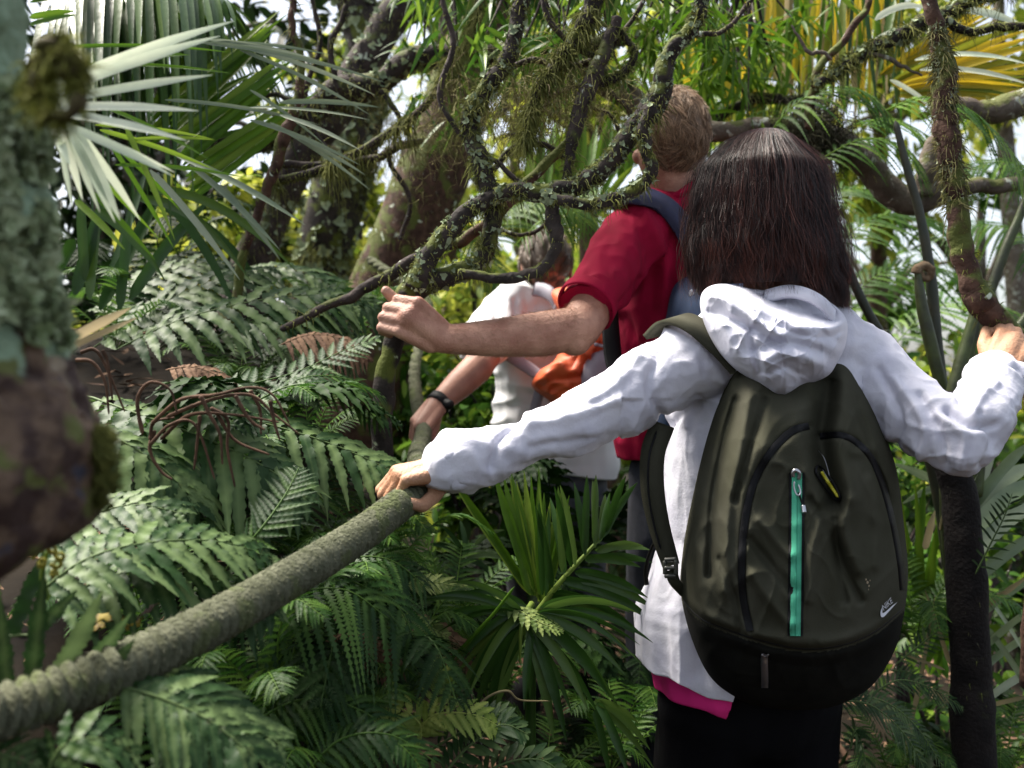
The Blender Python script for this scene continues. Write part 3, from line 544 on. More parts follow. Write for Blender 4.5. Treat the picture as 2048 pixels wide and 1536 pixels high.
def short_hair(c, F, k, n, m, parent, seed, L=.04, mask=None, name='hair', rad=.0011, nseg=7):
    r = np.random.default_rng(seed); F = nz(F); R_ = nz(np.cross(F, [0, 0, 1.])); Z = np.cross(R_, F); M = np.stack([R_, F, Z], 1)
    ax_ = np.array([.080, .098, .098])*k; c = np.asarray(c)+M@(np.array([0, -.012, .015])*k)
    V, Fc = ell([0, 0, 0], [1, 1, 1]); 
    nc = n//26; cd = nz(r.normal(size=(nc, 3))); D0 = cd[r.integers(0, nc, n)]; D = nz(D0+r.normal(0, .075, (n, 3)))
    ok = (D[:, 2] > -.86+.45*np.clip(D[:, 1]+.3, 0, 1)) & ~((D[:, 1] > .45) & (D[:, 2] < .45)) & ~((np.abs(D[:, 0]) > .8) & (D[:, 2] < -.05) & (D[:, 1] > -.25))
    D = D[ok]; D0 = D0[ok]; n = len(D)
    flow = np.array([0, -.35, -1.]); flow = np.tile(flow, (n, 1)); flow[:, 0] += .25*np.sin(D0[:, 2]*9+D0[:, 0]*4); flow = flow-D*np.sum(flow*D, 1)[:, None]
    top = D[:, 2] > .75; flow[top] = flow[top]+np.array([.2, .6, 0])
    flow = nz(flow+.55*np.stack([np.sin(D0[:, 0]*23+D0[:, 2]*31), np.sin(D0[:, 1]*27), np.sin(D0[:, 2]*37+D0[:, 0]*19)], 1)+r.normal(0, .12, (n, 3))); t = np.linspace(0, 1, nseg); Lh = L*r.uniform(.6, 1.2, n)/(.09*k)
    P = D[:, None]+flow[:, None]*(Lh[:, None]*t)[..., None]; P = nz(P)*(1.0+(.015+(.10+.06*np.sin(D0[:, 0]*41+D0[:, 2]*29))[:, None]*np.sin(np.minimum(t*1.5, 1.4))*r.uniform(.5, 1.1, n)[:, None]))[..., None]
    P = (P*ax_)@M.T+c
    G = ribbon_tubes(P, np.repeat((rad*r.uniform(.6, 1.2, n))[:, None], nseg, 1)*(1-.7*t**2)[None]); ti = np.repeat(np.clip(r.normal(.5, .25, n)+.25*D[:, 2], 0, 1), nseg*3)
    # scalp cap
    Vc, Fc, _n = remesh([ell([0, 0, 0], [1, 1, 1])], .06, 0); Dn = nz(Vc); keep = (Dn[:, 2] > -.72+.45*np.clip(Dn[:, 1]+.3, 0, 1)) & ~((Dn[:, 1] > .5) & (Dn[:, 2] < .45)); Fk = Fc[keep[Fc].all(1)]
    cap = ((Dn*1.02*ax_)@M.T+c, Fk, np.full(len(Vc), .2))
    return ob(name, join((G[0], G[1], ti), cap), m, parent)
short_hair(hd, (-.42, .9, -.05), 1.0, 10000, M_hairm, man, 3, L=.036, rad=.0010)
# his navy strap and blue pack
pk = thing('backpack', 'blue backpack with navy shoulder strap on the man in the red shirt', 'backpack')
st = crom(SS([(1240, 408, 2.36), (1275, 392, 2.30), (1325, 410, 2.315), (1365, 455, 2.32), (1392, 510, 2.32), (1405, 560, 2.30)]), 50); wv = nz(np.cross(nz(np.gradient(st, axis=0)), np.array([.1, -.85, .6])))*.030
o = part_label(ob('shoulder_strap', strip(st, wv, .006), M_navy, pk), 'navy padded strap with two pale edge lines')
for f_ in (.25, .62): ob('piping', tube((st+wv*f_+nz(np.cross(wv, np.gradient(st, axis=0)))*-.0075)[::2], [.0012]*25, 50, 6), M_greyp, o)
st = crom(SS([(1212, 720, 2.36), (1216, 790, 2.34), (1235, 870, 2.35), (1262, 930, 2.36)]), 20)
st = crom(SS([(1218, 600, 2.44), (1222, 660, 2.40), (1228, 720, 2.38), (1240, 760, 2.36)]), 20); ob('webbing', strip(st, np.tile([.022, .006, 0], (20, 1)), .002), M_blacktape, pk)
pb = Pillow([(1360, 560), (1480, 540), (1560, 600), (1580, 760), (1540, 880), (1420, 900), (1318, 880), (1308, 820), (1312, 700), (1330, 640)], (1430, 720), 2.34, .20, .03, 2.8, .5, lambda Q: folds(Q, [([(1372, 566), (1362, 620), (1345, 690)], 8, -.012), ([(1335, 640), (1330, 760), (1335, 860)], 8, .01)])+.012*(fbm(np.stack([Q[:, 0]/60, Q[:, 1]/60, Q[:, 0]*0], 1), 2)-.5), 120, 40)
ob('main_bag', pb.G, M_blue, pk); ob('snap', ell(pb.at(np.array([[1383., 588]]), .002)[0], [.006, .003, .010]), M_metal, pk)

# ---------------------------------------------------------------- man in the white t-shirt, farthest
m3 = thing('person', 'farthest hiker, white t-shirt and grey shorts, left hand low on the rope', 'person', 'hikers walking along the path')
h3 = S(1092, 535, 3.15); D3 = 3.15
G, _ = head(h3, (-.05, 1, -.35), .98)
s3, e3, w3 = S(1010, 640, 3.13), S(955, 735, 2.86), S(872, 812, 2.74)
G += chain([h3+[0, .012, -.06], S(1105, 600, 3.22)], [.055, .06])+[cone(S(1020, 645, 3.18), S(1220, 645, 3.2), .045, .045), cone(S(1090, 700, 3.24), S(1085, 930, 3.25), .09, .10), cone(S(1140, 700, 3.24), S(1140, 930, 3.25), .09, .10)]
G += chain([s3, e3], [.055, .045])+chain([e3, (e3+w3)/2, w3], [.046, .041, .029])+chain([S(1230, 640, 3.12), S(1290, 740, 3.0), S(1270, 830, 2.85)], [.055, .045, .03])
Gh, _ = hand(w3, S(830, 842, 2.70), S(852, 862, 2.66), (-.35, -.75, .55), (-.55, .1, -.7), [[45, 80, 50]]*4, [S(868, 838, 2.73), S(868, 862, 2.72), S(858, 874, 2.70), S(845, 872, 2.68)], k=1.15, rw=.031); G += Gh
Gl, lp = legs(S(1070, 1010, 3.25), S(1150, 1010, 3.28), (.1, .1), r=.085); G += Gl
V, F, N = remesh(G, .0045, 4); ob('body', (V, F), M_skin3, m3)
short_hair(h3, (-.05, 1, -.35), .98, 4200, M_hairg, m3, 9, L=.03)
G = chain([S(1040, 610, 3.15), s3, S(968, 690, 2.97)], [.085, .085, .075])+[cone(S(1040, 618, 3.17), S(1180, 618, 3.2), .09, .09)]+chain([S(1070, 660, 3.18), S(1065, 800, 3.22), S(1062, 930, 3.22)], [.12, .125, .135])+chain([S(1160, 660, 3.2), S(1150, 930, 3.22)], [.13, .14])+chain([S(1230, 640, 3.12), S(1260, 700, 3.05)], [.08, .07])
V, F, N = remesh(G, .006, 8); V[:, 2] = np.maximum(V[:, 2], S(0, 948, 3.2)[2]+.012*np.sin(V[:, 0]*14)); Q = proj(V)
V += N*(.014*(ridge(V*[5, 5, 13])-.4)+folds(Q, [([(1030, 600), (1035, 640), (1010, 690)], 8, -.012), ([(1000, 610), (990, 650), (985, 690)], 7, -.008), ([(1050, 590), (1060, 640), (1040, 690)], 8, -.010)]))[:, None]
ob('t_shirt', (V, F), M_tee, m3)
ob('shorts', (lambda G_: (G_[0], G_[1]))(trousers([(h_, h_*.35+k_*.65, k_, t_) for h_, k_, a_, t_ in lp], .115, top=S(1110, 940, 3.22))), M_short, m3); boots(m3, lp, M_black)
ob('belt_tag', join(ell(S(1121, 992, 3.08), [.014, .004, .008])), M_tee, m3)
wt = thing('wristwatch', 'black strapped wristwatch on the wrist of the farthest hiker', 'watch')
axw = nz(w3-e3); a_ = np.linspace(0, 2*np.pi, 40, endpoint=False); u = nz(np.cross(axw, [0, 0, 1.])); v = np.cross(axw, u); cw = w3-axw*.012
V = np.array([cw+axw*l+(u*np.cos(a_)[:, None]+v*np.sin(a_)[:, None])*.0335*f_ for l, f_ in ((-.013, .95), (-.012, 1.06), (.012, 1.03), (.013, .92))]); ob('strap', (V.reshape(-1, 3), grid_faces(4, 40)), M_blacktape, wt)
uu_ = nz(v*.6-u*.2+[-.2, -.6, .3]); uu_ = nz(uu_-axw*np.dot(uu_, axw)); ob('watch_case', remesh([cone(cw+uu_*.030, cw+uu_*.040, .017, .014)], .002, 2)[:2], M_blacktape, wt)
# orange pack
op = thing('backpack', 'orange and grey daypack worn by the farthest hiker', 'backpack')
po = Pillow([(1104, 584), (1160, 574), (1240, 584), (1290, 700), (1280, 800), (1200, 815), (1130, 822), (1094, 798), (1064, 772), (1078, 742), (1112, 716), (1126, 650)], (1180, 700), 2.99, .15, .03, 3, .5, lambda Q: folds(Q, [([(1100, 600), (1120, 630), (1140, 660)], 6, -.012), ([(1080, 770), (1130, 760), (1170, 750)], 7, -.014), ([(1100, 790), (1130, 775), (1150, 780)], 6, .012)])+.02*(ridge(np.stack([Q[:, 0]/30, Q[:, 1]/30, Q[:, 0]*0], 1))-.4), 160, 50, tilt=(0, 0))
ob('main_bag', po.G, M_orange, op)
pp = [(1190, 692), (1260, 706), (1275, 790), (1220, 802), (1170, 790), (1160, 748)]
pg = Pillow(pp, (1215, 750), 2.865, .05, .01, 3, .5, None, 60, 16); part_label(ob('panel', pg.G, M_greyp, op), 'grey side panel'); 
band(po, [(1196, 672), (1180, 695), (1160, 725), (1148, 748)], 9, .012, M_orange, 'compression_strap', op, 20)
for q in ([(1181, 675), (1177, 681)], [(1176, 683), (1172, 688)], [(1171, 690), (1167, 695)], [(1166, 697), (1162, 702)], [(1161, 704), (1157, 708)]):
    band(po, q, 2.6, .022, M_printw, 'print', op, 4)
band(po, [(1188, 688), (1215, 694), (1260, 702)], 3, .014, M_greyp, 'trim', op, 16)
st = crom(SS([(1068, 578, 3.05), (1085, 580, 3.03), (1102, 590, 3.0), (1112, 610, 2.99)]), 16); ob('shoulder_strap', strip(st, np.tile([.006, 0, .022], (16, 1)), .004), M_greyp, op)
st = crom(SS([(1010, 705, 3.02), (1040, 725, 3.0), (1070, 745, 2.98), (1085, 760, 2.96)]), 16); ob('webbing', strip(st, np.tile([.006, 0, .018], (16, 1)), .002), M_greyp, op)
st = crom(SS([(1082, 770, 2.98), (1072, 810, 3.0), (1066, 850, 3.02)]), 12); ob('webbing', strip(st, np.tile([.016, 0, 0], (12, 1)), .002), M_greyp, op)
# ================================================================== FOLIAGE GENERATORS
def blades(base, D, Sd, Nn, L, Wd, m=8, shape='strap', droop=0., curl=0., fold=.25, wave=0., teeth=0, seed=0, tint=None):
    """many blades at once: base,D,Sd,Nn (K,3); L,Wd (K,)"""
    K = len(base); r = np.random.default_rng(seed); s = np.linspace(0, 1, m+1)[None]
    L = np.broadcast_to(L, K); Wd = np.broadcast_to(Wd, K); dr = np.broadcast_to(droop, K)[:, None]; cu = np.broadcast_to(curl, K)[:, None]
    if shape == 'strap': wp = np.minimum(s*9+.25, 1)*np.clip((1-s)*2.6, .02, 1)**.75
    elif shape == 'lance': wp = np.sin(np.pi*np.clip(s*.96+.03, 0, 1)**.75)+.02
    elif shape == 'comb':  wp = np.where(np.arange(m+1)[None] % 2 == 1, 1., .26)*np.clip((1-s)*1.7, .05, 1)**.8*np.minimum(s*6+.5, 1)
    elif shape == 'blech': wp = (1+.13*np.where(np.arange(m+1)[None] % 2 == 1, 1., -1.))*np.clip((1-s)*2.2, .03, 1)**.8*np.minimum(s*8+.55, 1)
    elif shape == 'oval':  wp = np.sin(np.pi*np.clip(s*.97+.02, 0, 1))**.8+.01
    wp = np.broadcast_to(wp, (K, m+1))
    C = base[:, None]+D[:, None]*(L[:, None]*s)[..., None]+Nn[:, None]*(cu*L[:, None]*s**2)[..., None]
    C[..., 2] -= dr*L[:, None]*s**2.0
    w = Wd[:, None]*wp*.5
    T = nz(np.gradient(C, axis=1)); Sx = nz(Sd[:, None]-T*np.sum(Sd[:, None]*T, -1, keepdims=True)); Nx = np.cross(Sx, T)
    ph = r.uniform(0, 6.28, (K, 1)); wv = wave*w*np.sin(s*m*.9+ph)
    adv = (teeth*w)[..., None]*T*(np.arange(m+1)[None] % 2)[..., None]
    Lf = C-Sx*w[..., None]+Nx*(fold*w+wv)[..., None]+adv; Rt = C+Sx*w[..., None]+Nx*(fold*w-wv)[..., None]+adv
    V = np.stack([Lf, C, Rt], 2).reshape(-1, 3)
    F = (grid_faces(m+1, 3, False)[None]+(np.arange(K)*(m+1)*3)[:, None, None]).reshape(-1, 4)
    t = r.random(K) if tint is None else np.broadcast_to(tint, K)
    T_ = np.repeat(t, (m+1)*3).reshape(K, m+1, 3); T_[..., 1] += .45 if shape == 'blech' else .1; T_ = T_.ravel()
    return V, F, T_
def frond(ctrl, up, n, L, wd, kind='fine', ang=62, droop=.25, seed=0, t0=.08, t1=1., rr=.003, lift=.0, jit=.05, m=None, prof='mid', fold=.2, side=(1, 1)):
    """pinnate frond: curved midrib with leaflets on both sides. ctrl (k,3)"""
    r = np.random.default_rng(seed); C = crom(ctrl, 60); T = nz(np.gradient(C, axis=0)); up = np.asarray(up, float)
    up = np.tile(up, (60, 1)); N = nz(up-T*np.sum(up*T, 1)[:, None]); Sd = np.cross(T, N)
    t = np.linspace(t0, t1, n); g = lambda A: np.stack([np.interp(t, np.linspace(0, 1, 60), A[:, i]) for i in range(3)], 1)
    b, Tt, Nn, Ss = g(C), nz(g(T)), nz(g(N)), nz(g(Sd))
    x = (t-t0)/(t1-t0); sp_ = np.linalg.norm(np.diff(C, axis=0), axis=1).sum()*(t1-t0)/n; wd = min(wd, sp_*{'fine': 1.0, 'blech': 1.02, 'palm': 3, 'lobe': 1.1}[kind])
    pf = {'mid': np.sin(np.pi*np.clip(x*.86+.16, 0, 1))**.6, 'tri': (1-x)**.7+.05, 'flat': np.clip((1-x)*3.5, .15, 1)**.6, 'palm': np.sin(np.pi*np.clip(x*.75+.2, 0, 1))**.7}[prof]
    out = []
    for sg in (-1, 1):
        if not side[(sg+1)//2]: continue
        a = np.radians(ang*(1-.35*x)+r.normal(0, 2.5, n)); D = Tt*np.cos(a)[:, None]+Ss*(sg*np.sin(a))[:, None]+Nn*(lift+r.normal(0, jit, n))[:, None]; D = nz(D)
        Wdir = nz(Tt*np.sin(a)[:, None]-Ss*(sg*np.cos(a))[:, None]) * (-sg)
        mm = m or {'fine': 44, 'blech': 22, 'palm': 8, 'lobe': 7}[kind]; sh = {'fine': 'comb', 'blech': 'blech', 'palm': 'strap', 'lobe': 'oval'}[kind]
        out.append(blades(b+Ss*sg*rr*.6, D, Wdir, Nn, L*pf*r.uniform(.88, 1.08, n), wd*(.55+.45*pf), mm, sh, droop*r.uniform(.5, 1.5, n), 0, fold, {'blech': .22, 'fine': .12, 'palm': .05, 'lobe': .2}[kind], .55 if kind == 'fine' else .2 if kind == 'blech' else 0, seed+sg))
    tv, tf = tube(ctrl, np.linspace(rr, rr*.3, len(ctrl)), 26, 6)
    out.append((tv, tf, np.full(len(tv), 1.15)))
    return join(*out)
FG = lambda nm, c, tint, rough=.5, tr=.22, spec=.2, tcol=None, tr_=(.55, 1.25): mat(nm, c, rough, (c[0]*.6, c[1]*.68, c[2]*.7), 9, bump=.25, bscale=60, spec=spec, trans=tr, tint=tint, thr=(.4, .7), tcol=tcol, tr=tr_)
L_hard = FG('fern_leathery', (.022, .055, .015), (.12, .18, .065), .5, .25, .18)
L_fine = FG('fern_fine', (.014, .046, .008), (.070, .14, .024), .5, .25)
L_young = FG('fern_young', (.17, .24, .04), (.34, .40, .10), .5, .35)
L_tree = FG('treefern', (.045, .115, .014), (.19, .32, .04), .5, .4)
L_palm = FG('palm_leaf', (.026, .070, .010), (.095, .16, .03), .38, .25, .3)
L_palmg = FG('palm_bright', (.085, .18, .012), (.24, .33, .04), .42, .45)
L_pale_glare = FG('palm_pale_glare', (.66, .70, .54), (.78, .80, .64), .4, .3)  # pale leaf, whitened further to carry the sun glare
L_yellow = FG('palm_yellow', (.16, .20, .02), (.66, .46, .03), .5, .4, tr_=(.15, .9))
L_straw = FG('palm_straw', (.30, .24, .12), (.50, .40, .24), .7, .3)
L_shrub = FG('shrub_leaf', (.050, .125, .014), (.24, .36, .04), .40, .4)
L_canopy = FG('canopy_leaf', (.14, .21, .018), (.52, .52, .08), .5, .5, tr_=(.25, 1.1))
L_shade = FG('fern_painted_shade', (.006, .020, .004), (.022, .05, .010), .6, .15, .1)  # shade of the deeper fern layers put into the leaf colour
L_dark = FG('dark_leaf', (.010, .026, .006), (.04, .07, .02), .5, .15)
L_flax_lit = FG('flax_lit_leaf', (.24, .30, .16), (.62, .66, .52), .3, .3, .4)  # bright light on the straps painted in as pale leaf colour
L_dead = mat('dead_frond', (.045, .024, .015), .85, (.11, .06, .038), 30, bump=.5, tint=(.17, .10, .06), spec=.2)
L_moss = mat('moss', (.075, .090, .014), .9, (.14, .15, .03), 40, tint=(.32, .33, .08), trans=.3, tr=(.3, 1.2))
L_lich = mat('lichen', (.13, .16, .09), .9, (.20, .25, .15), 60, bump=.5, tint=(.30, .36, .22), trans=.1)
L_lichp = mat('lichen_pale', (.11, .165, .055), .9, (.29, .36, .19), 22, bump=.5, tint=(.42, .48, .31), trans=.1)
L_soil = mat('soil', (.006, .0045, .003), .95, (.014, .010, .006), 6, bump=.8, bscale=20, spec=.1)
BK = bark('bark_mossy', (.012, .009, .008), (.034, .026, .022), (.070, .085, .012), .5, .12, (.26, .31, .20))
BKd = bark('bark_dark', (.018, .013, .012), (.05, .036, .032), (.06, .07, .018), .35, .12)
BKb = bark('bark_brown', (.030, .014, .009), (.085, .045, .030), (.075, .090, .018), .62, .05, sc=40)
BKs = bark('bark_smooth', (.085, .065, .050), (.15, .125, .10), (.09, .10, .03), .40, .25, (.38, .40, .34))
def moss_G(ctrl, R, n, L, seed, droop=.8, wd=.0011, up=.5, spread=1., top=None):
    """short hanging and bristling strands over a branch"""
    r = np.random.default_rng(seed); PR = crom(np.hstack([ctrl, np.reshape(R, (-1, 1))]), 200); i = r.integers(0, 200, n)
    cl = np.clip((vn(np.stack([i*.11, i*0+seed, i*0], 1))-.25)*2.2, .12, 1.3)
    T, N, B = frames(PR[:, :3]); a = r.uniform(0, 6.28, n); D = N[i]*np.cos(a)[:, None]+B[i]*np.sin(a)[:, None]
    if top is not None: D[:, 2] = D[:, 2]*(1-top)+np.abs(D[:, 2])*top; D = nz(D)
    b = PR[i, :3]+D*PR[i, 3:]*.9; D2 = nz(D*spread+r.normal(0, .6, (n, 3))); Ln = L*cl*r.uniform(.4, 1.5, n)
    s = np.linspace(0, 1, 5)[None]; P = b[:, None]+D2[:, None]*(Ln[:, None]*s)[..., None]; P[..., 2] -= (droop*Ln[:, None])*s**2*r.uniform(.2, 1.6, (n, 1))
    P += np.cumsum(r.normal(0, .16, (n, 5, 3)), 1)*(Ln[:, None, None])*s[..., None]*.6
    G = ribbon_tubes(P, np.full((n, 5), wd)*r.uniform(.6, 1.3, (n, 1))*np.array([1, 1, .8, .6, .2])); return G[0], G[1], np.repeat(r.random(n), 15)
def lichen_G(ctrl, R, n, size, seed, kk=6):
    r = np.random.default_rng(seed); PR = crom(np.hstack([ctrl, np.reshape(R, (-1, 1))]), 200); i = r.integers(0, 200, n)
    T, N, B = frames(PR[:, :3]); a = r.uniform(0, 6.28, n); D = nz(N[i]*np.cos(a)[:, None]+B[i]*np.sin(a)[:, None])
    return flakes(PR[i, :3]+D*PR[i, 3:]*1.0, D, size, seed)
def flakes(P, D, size, seed):
    """crumpled little lobes standing off a surface"""
    r = np.random.default_rng(seed); n = len(P); D = nz(D+r.normal(0, .45, (n, 3))); u = nz(np.cross(D, r.normal(size=(n, 3)))); v = np.cross(D, u)
    a = np.linspace(0, 2*np.pi, 8, endpoint=False); Rr = size*r.uniform(.4, 1.3, (n, 1))*(1+.35*np.sin(a*3+r.uniform(0, 6, (n, 1))))
    ring = P[:, None]+u[:, None]*(Rr*np.cos(a))[..., None]+v[:, None]*(Rr*np.sin(a))[..., None]+D[:, None]*(Rr*(.35+.5*r.random((n, 8))))[..., None]
    V = np.concatenate([P[:, None], ring], 1); k = np.arange(8); F = np.stack([np.zeros(8, int), k+1, (k+1) % 8+1], 1)
    return V.reshape(-1, 3), (F[None]+(np.arange(n)*9)[:, None, None]).reshape(-1, 3), np.repeat(r.random(n), 9)
def limb(tree, pts, d=None, me=1., m=BK, seed=0, n=None, moss=0, mL=.03, lich=0, lS=.007, name='branch', noise=.22, k=14, droop=.8, ms=None):
    """pts: (px, py, radius_px[, d])"""
    D = [p[3] if len(p) > 3 else d for p in pts]; P = np.array([S(p[0], p[1], dd) for p, dd in zip(pts, D)]); R = np.array([p[2]/2000*dd*(1.22 if d and d < 2.3 else 1) for p, dd in zip(pts, D)])
    Ln = np.linalg.norm(np.diff(P, axis=0), axis=1).sum(); n = n or int(max(20, min(360, Ln/np.mean(R)*4)))
    r = np.random.default_rng(seed); PJ = crom(P, len(P)*4-3); RJ = crom(np.stack([R, R, R], 1), len(P)*4-3)[:, 0]; big = np.mean([p[2] for p in pts]) > 30; gp = np.linalg.norm(np.diff(PJ, axis=0), axis=1); PJ[1:-1] += r.normal(0, 1, (len(PJ)-2, 3))*np.minimum(RJ[1:-1]*.2, gp[1:]*.09)[:, None]*(0 if big else 1); RJ = RJ*(1+r.normal(0, .0 if big else .03, len(RJ)))
    V, F = tube(PJ, RJ, n, k if not big else 36, noise*(1.1 if big else .8), (.5 if big else .45)/np.mean(R), seed)
    o = ob(name, (V, F), m, tree)
    q = max(3, int(len(PJ)*me))
    if moss: ob('moss', moss_G(PJ[:q], RJ[:q], moss, mL, seed, droop), ms or L_moss, o)['kind'] = 'stuff'
    if lich: ob('lichen', lichen_G(PJ[:q], RJ[:q], lich, lS, seed+1), L_lich, o)['kind'] = 'stuff'
    return o
# ================================================================== GROUND
def gz_(x, y):
    bank = np.clip((-.12-x-.10*np.maximum(y-1.2, 0))/.55, 0, 1); bank = bank*bank*(3-2*bank)
    right = np.clip((x-1.0-.1*y)/1.5, 0, 1)
    far = np.clip((y-4.5)/8, 0, 1)
    return bank*(.42+.27*np.clip(y, 0, 3.4))*(1-.6*far)-right*.5-.9*far+.04*np.clip(y-1.6, 0, 4)*(1-far)
def axis_pts():
    a = np.concatenate([np.linspace(0, 6, 110), 6+np.geomspace(.1, 180, 30)]); return np.concatenate([-a[:0:-1], a])
gx = axis_pts(); gy = np.concatenate([-np.geomspace(.1, 30, 12)[::-1], np.linspace(0, 8, 150), 8+np.geomspace(.15, 200, 30)])
X, Y = np.meshgrid(gx, gy, indexing='ij'); Z = gz_(X, Y)+.05*(fbm(np.stack([X*3, Y*3, X*0], -1), 4)-.5)
path = np.exp(-((X-.42)/.30)**2)*np.clip((6-Y)/2, 0, 1); Z = Z*(1-path*.0)-.02*path
ground = ob('ground', (np.stack([X, Y, Z], -1).reshape(-1, 3), grid_faces(len(gx), len(gy), False)[:, ::-1]), L_soil); tag(ground, kind='structure')
# ================================================================== NEAR TRUNK, LEFT EDGE
tr = thing('lichen_covered_tree', 'blurred tree trunk at the left edge, crusted with pale green lichen above reddish bark', 'tree')
dT = .66
prof_ = [(-330, -60, 385, .66), (-300, 60, 370, .66), (-300, 200, 370, .66), (-290, 300, 390, .66), (-285, 420, 405, .66), (-280, 540, 405, .66), (-280, 640, 420, .66), (-265, 740, 420, .66), (-240, 840, 425, .66), (-215, 920, 440, .66), (-215, 955, 430, .66), (-300, 985, 370, .67), (-400, 1015, 310, .68), (-480, 1060, 250, .69), (-540, 1500, 250, .7), (-450, 2600, 290, .72)]
P = np.array([S(a, b, d_+.10) for a, b, c_, d_ in prof_]); R = np.array([c_/2000*d_*1.0 for a, b, c_, d_ in prof_])
V, F = tube(P, R, 420, 260, 0)
Nn_ = V-np.repeat(crom(P, 420), 260, 0); Nn_ = nz(Nn_); V = V+Nn_*(.018*(fbm(V*16, 4)-.5)+.022*(fbm(V*38, 3)-.5)+.008*(fbm(V*110, 2)-.5))[:, None]
Pq = proj(V); lim = np.interp(Pq[:, 0], [-400, -150, 0, 60, 130, 200, 245, 300], [1500, 1300, 1160, 1108, 1080, 1045, 985, 900])+25*(fbm(V*45, 2)-.5); mk = (Pq[:, 1] > lim) & (Pq[:, 0] > -400); V[mk, 2] = CZ-(lim[mk]-768)/2000*V[mk, 1]
M_trunk = mat('trunk_red_bark', (.030, .012, .008), .8, (.12, .075, .045), 34, bump=1, bscale=90, thr=(.42, .60)); 
def add_patch(m, col, scale, thr, seed=0, zr=None):
    n = m.node_tree; L = n.links; b = n.nodes['Principled BSDF']; src = b.inputs['Base Color'].links[0].from_socket
    tc = n.nodes.new('ShaderNodeTexCoord'); mp = n.nodes.new('ShaderNodeMapping'); mp.inputs['Location'].default_value = (seed, seed*2, seed*3); L.new(tc.outputs['Object'], mp.inputs[0])
    ns = n.nodes.new('ShaderNodeTexNoise'); ns.inputs['Scale'].default_value = scale; ns.inputs['Detail'].default_value = 5; L.new(mp.outputs[0], ns.inputs[0]); f = ns.outputs[0]
    if zr:
        sp = n.nodes.new('ShaderNodeSeparateXYZ'); L.new(tc.outputs['Object'], sp.inputs[0]); m1 = n.nodes.new('ShaderNodeMapRange'); L.new(sp.outputs[2], m1.inputs[0]); m1.inputs[1].default_value = zr[0]; m1.inputs[2].default_value = zr[1]; m1.inputs[3].default_value = -.25; m1.inputs[4].default_value = .30
        ad = n.nodes.new('ShaderNodeMath'); L.new(f, ad.inputs[0]); L.new(m1.outputs[0], ad.inputs[1]); f = ad.outputs[0]
    mr = n.nodes.new('ShaderNodeMapRange'); mr.inputs[1].default_value = thr; mr.inputs[2].default_value = thr+.05; L.new(f, mr.inputs[0])
    mx = n.nodes.new('ShaderNodeMix'); mx.data_type = 'RGBA'; L.new(mr.outputs[0], mx.inputs[0]); L.new(src, mx.inputs[6]); mx.inputs[7].default_value = (*col, 1); L.new(mx.outputs[2], b.inputs['Base Color'])
add_patch(M_trunk, (.035, .035, .055), 17, .64, 3); add_patch(M_trunk, (.10, .11, .025), 13, .60, 5); add_patch(M_trunk, (.30, .24, .17), 11, .60, 8); add_patch(M_trunk, (.09, .10, .02), 24, .58, 15); add_patch(M_trunk, (.20, .28, .18), 26, .50, 9, (1.22, 1.36))
ob('trunk', (V, F), M_trunk, tr)
vis = (V[:, 0] > -.42) & (V[:, 1] < .78); Pz = proj(V)
iu = np.where(vis & (Pz[:, 1] < 620+110*vn(V*40)) & (Pz[:, 1] > 170) & (Pz[:, 0] > -40))[0]; iu = rng.choice(iu, 5200); iu = iu[fbm(V[iu]*[55, 55, 38], 3) > .47]; ob('lichen', join(flakes(V[iu]+Nn_[iu]*.002, Nn_[iu], .0052, 4), flakes(V[iu[::6]]+Nn_[iu[::6]]*.003, Nn_[iu[::6]], .008, 5)), L_lichp, tr)
iu = np.where(vis & (((Pz[:, 1] < 235) & (Pz[:, 1] > 60) & (Pz[:, 0] > 50) & (vn(V*70) > .55)) | ((Pz[:, 0] > 185) & (Pz[:, 1] > 850) & (Pz[:, 1] < 1000))))[0]; iu = rng.choice(iu, 4200)
def tufts(P, D, L, wd, seed, droop=.3, spread=.5, jt=.07):
    r = np.random.default_rng(seed); n = len(P); D = nz(D+r.normal(0, spread, (n, 3))); Ln = L*r.uniform(.4, 1.4, n); s = np.linspace(0, 1, 5)[None]
    Q = P[:, None]+D[:, None]*(Ln[:, None]*s)[..., None]; Q[..., 2] -= droop*Ln[:, None]*s**2; Q += np.cumsum(r.normal(0, jt, (n, 5, 3)), 1)*Ln[:, None, None]*s[..., None]
    G = ribbon_tubes(Q, np.full((n, 5), wd)*np.array([1, 1, .9, .7, .2])); return G[0], G[1], np.repeat(r.random(n), 15)
ob('moss', tufts(V[iu], Nn_[iu], .012, .0009, 8), L_moss, tr)
# moss cushion sticking out near the top
cu_, cF, cN = remesh([ell(S(98, 92, .66), [.010, .010, .006]), ell(S(135, 140, .66), [.008, .009, .007]), ell(S(158, 205, .66), [.006, .007, .009]), ell(S(75, 165, .67), [.005, .008, .013]), ell(S(120, 232, .66), [.009, .007, .004])], .003, 3)
cush = ob('moss_cushion', (cu_, cF), mat('moss_dark', (.05, .035, .012), .9, (.08, .075, .015), 60, bump=.6), tr); ix = rng.integers(0, len(cu_), 9000); ix = ix[vn(cu_[ix]*110) > .58]; ob('moss_tufts', tufts(cu_[ix], cN[ix], .009, .0009, 4, .3, .8, .15), mat('moss_bright', (.13, .15, .015), .9, (.03, .018, .006), 45, tint=(.38, .40, .08), trans=.35, thr=(.48, .56)), cush)
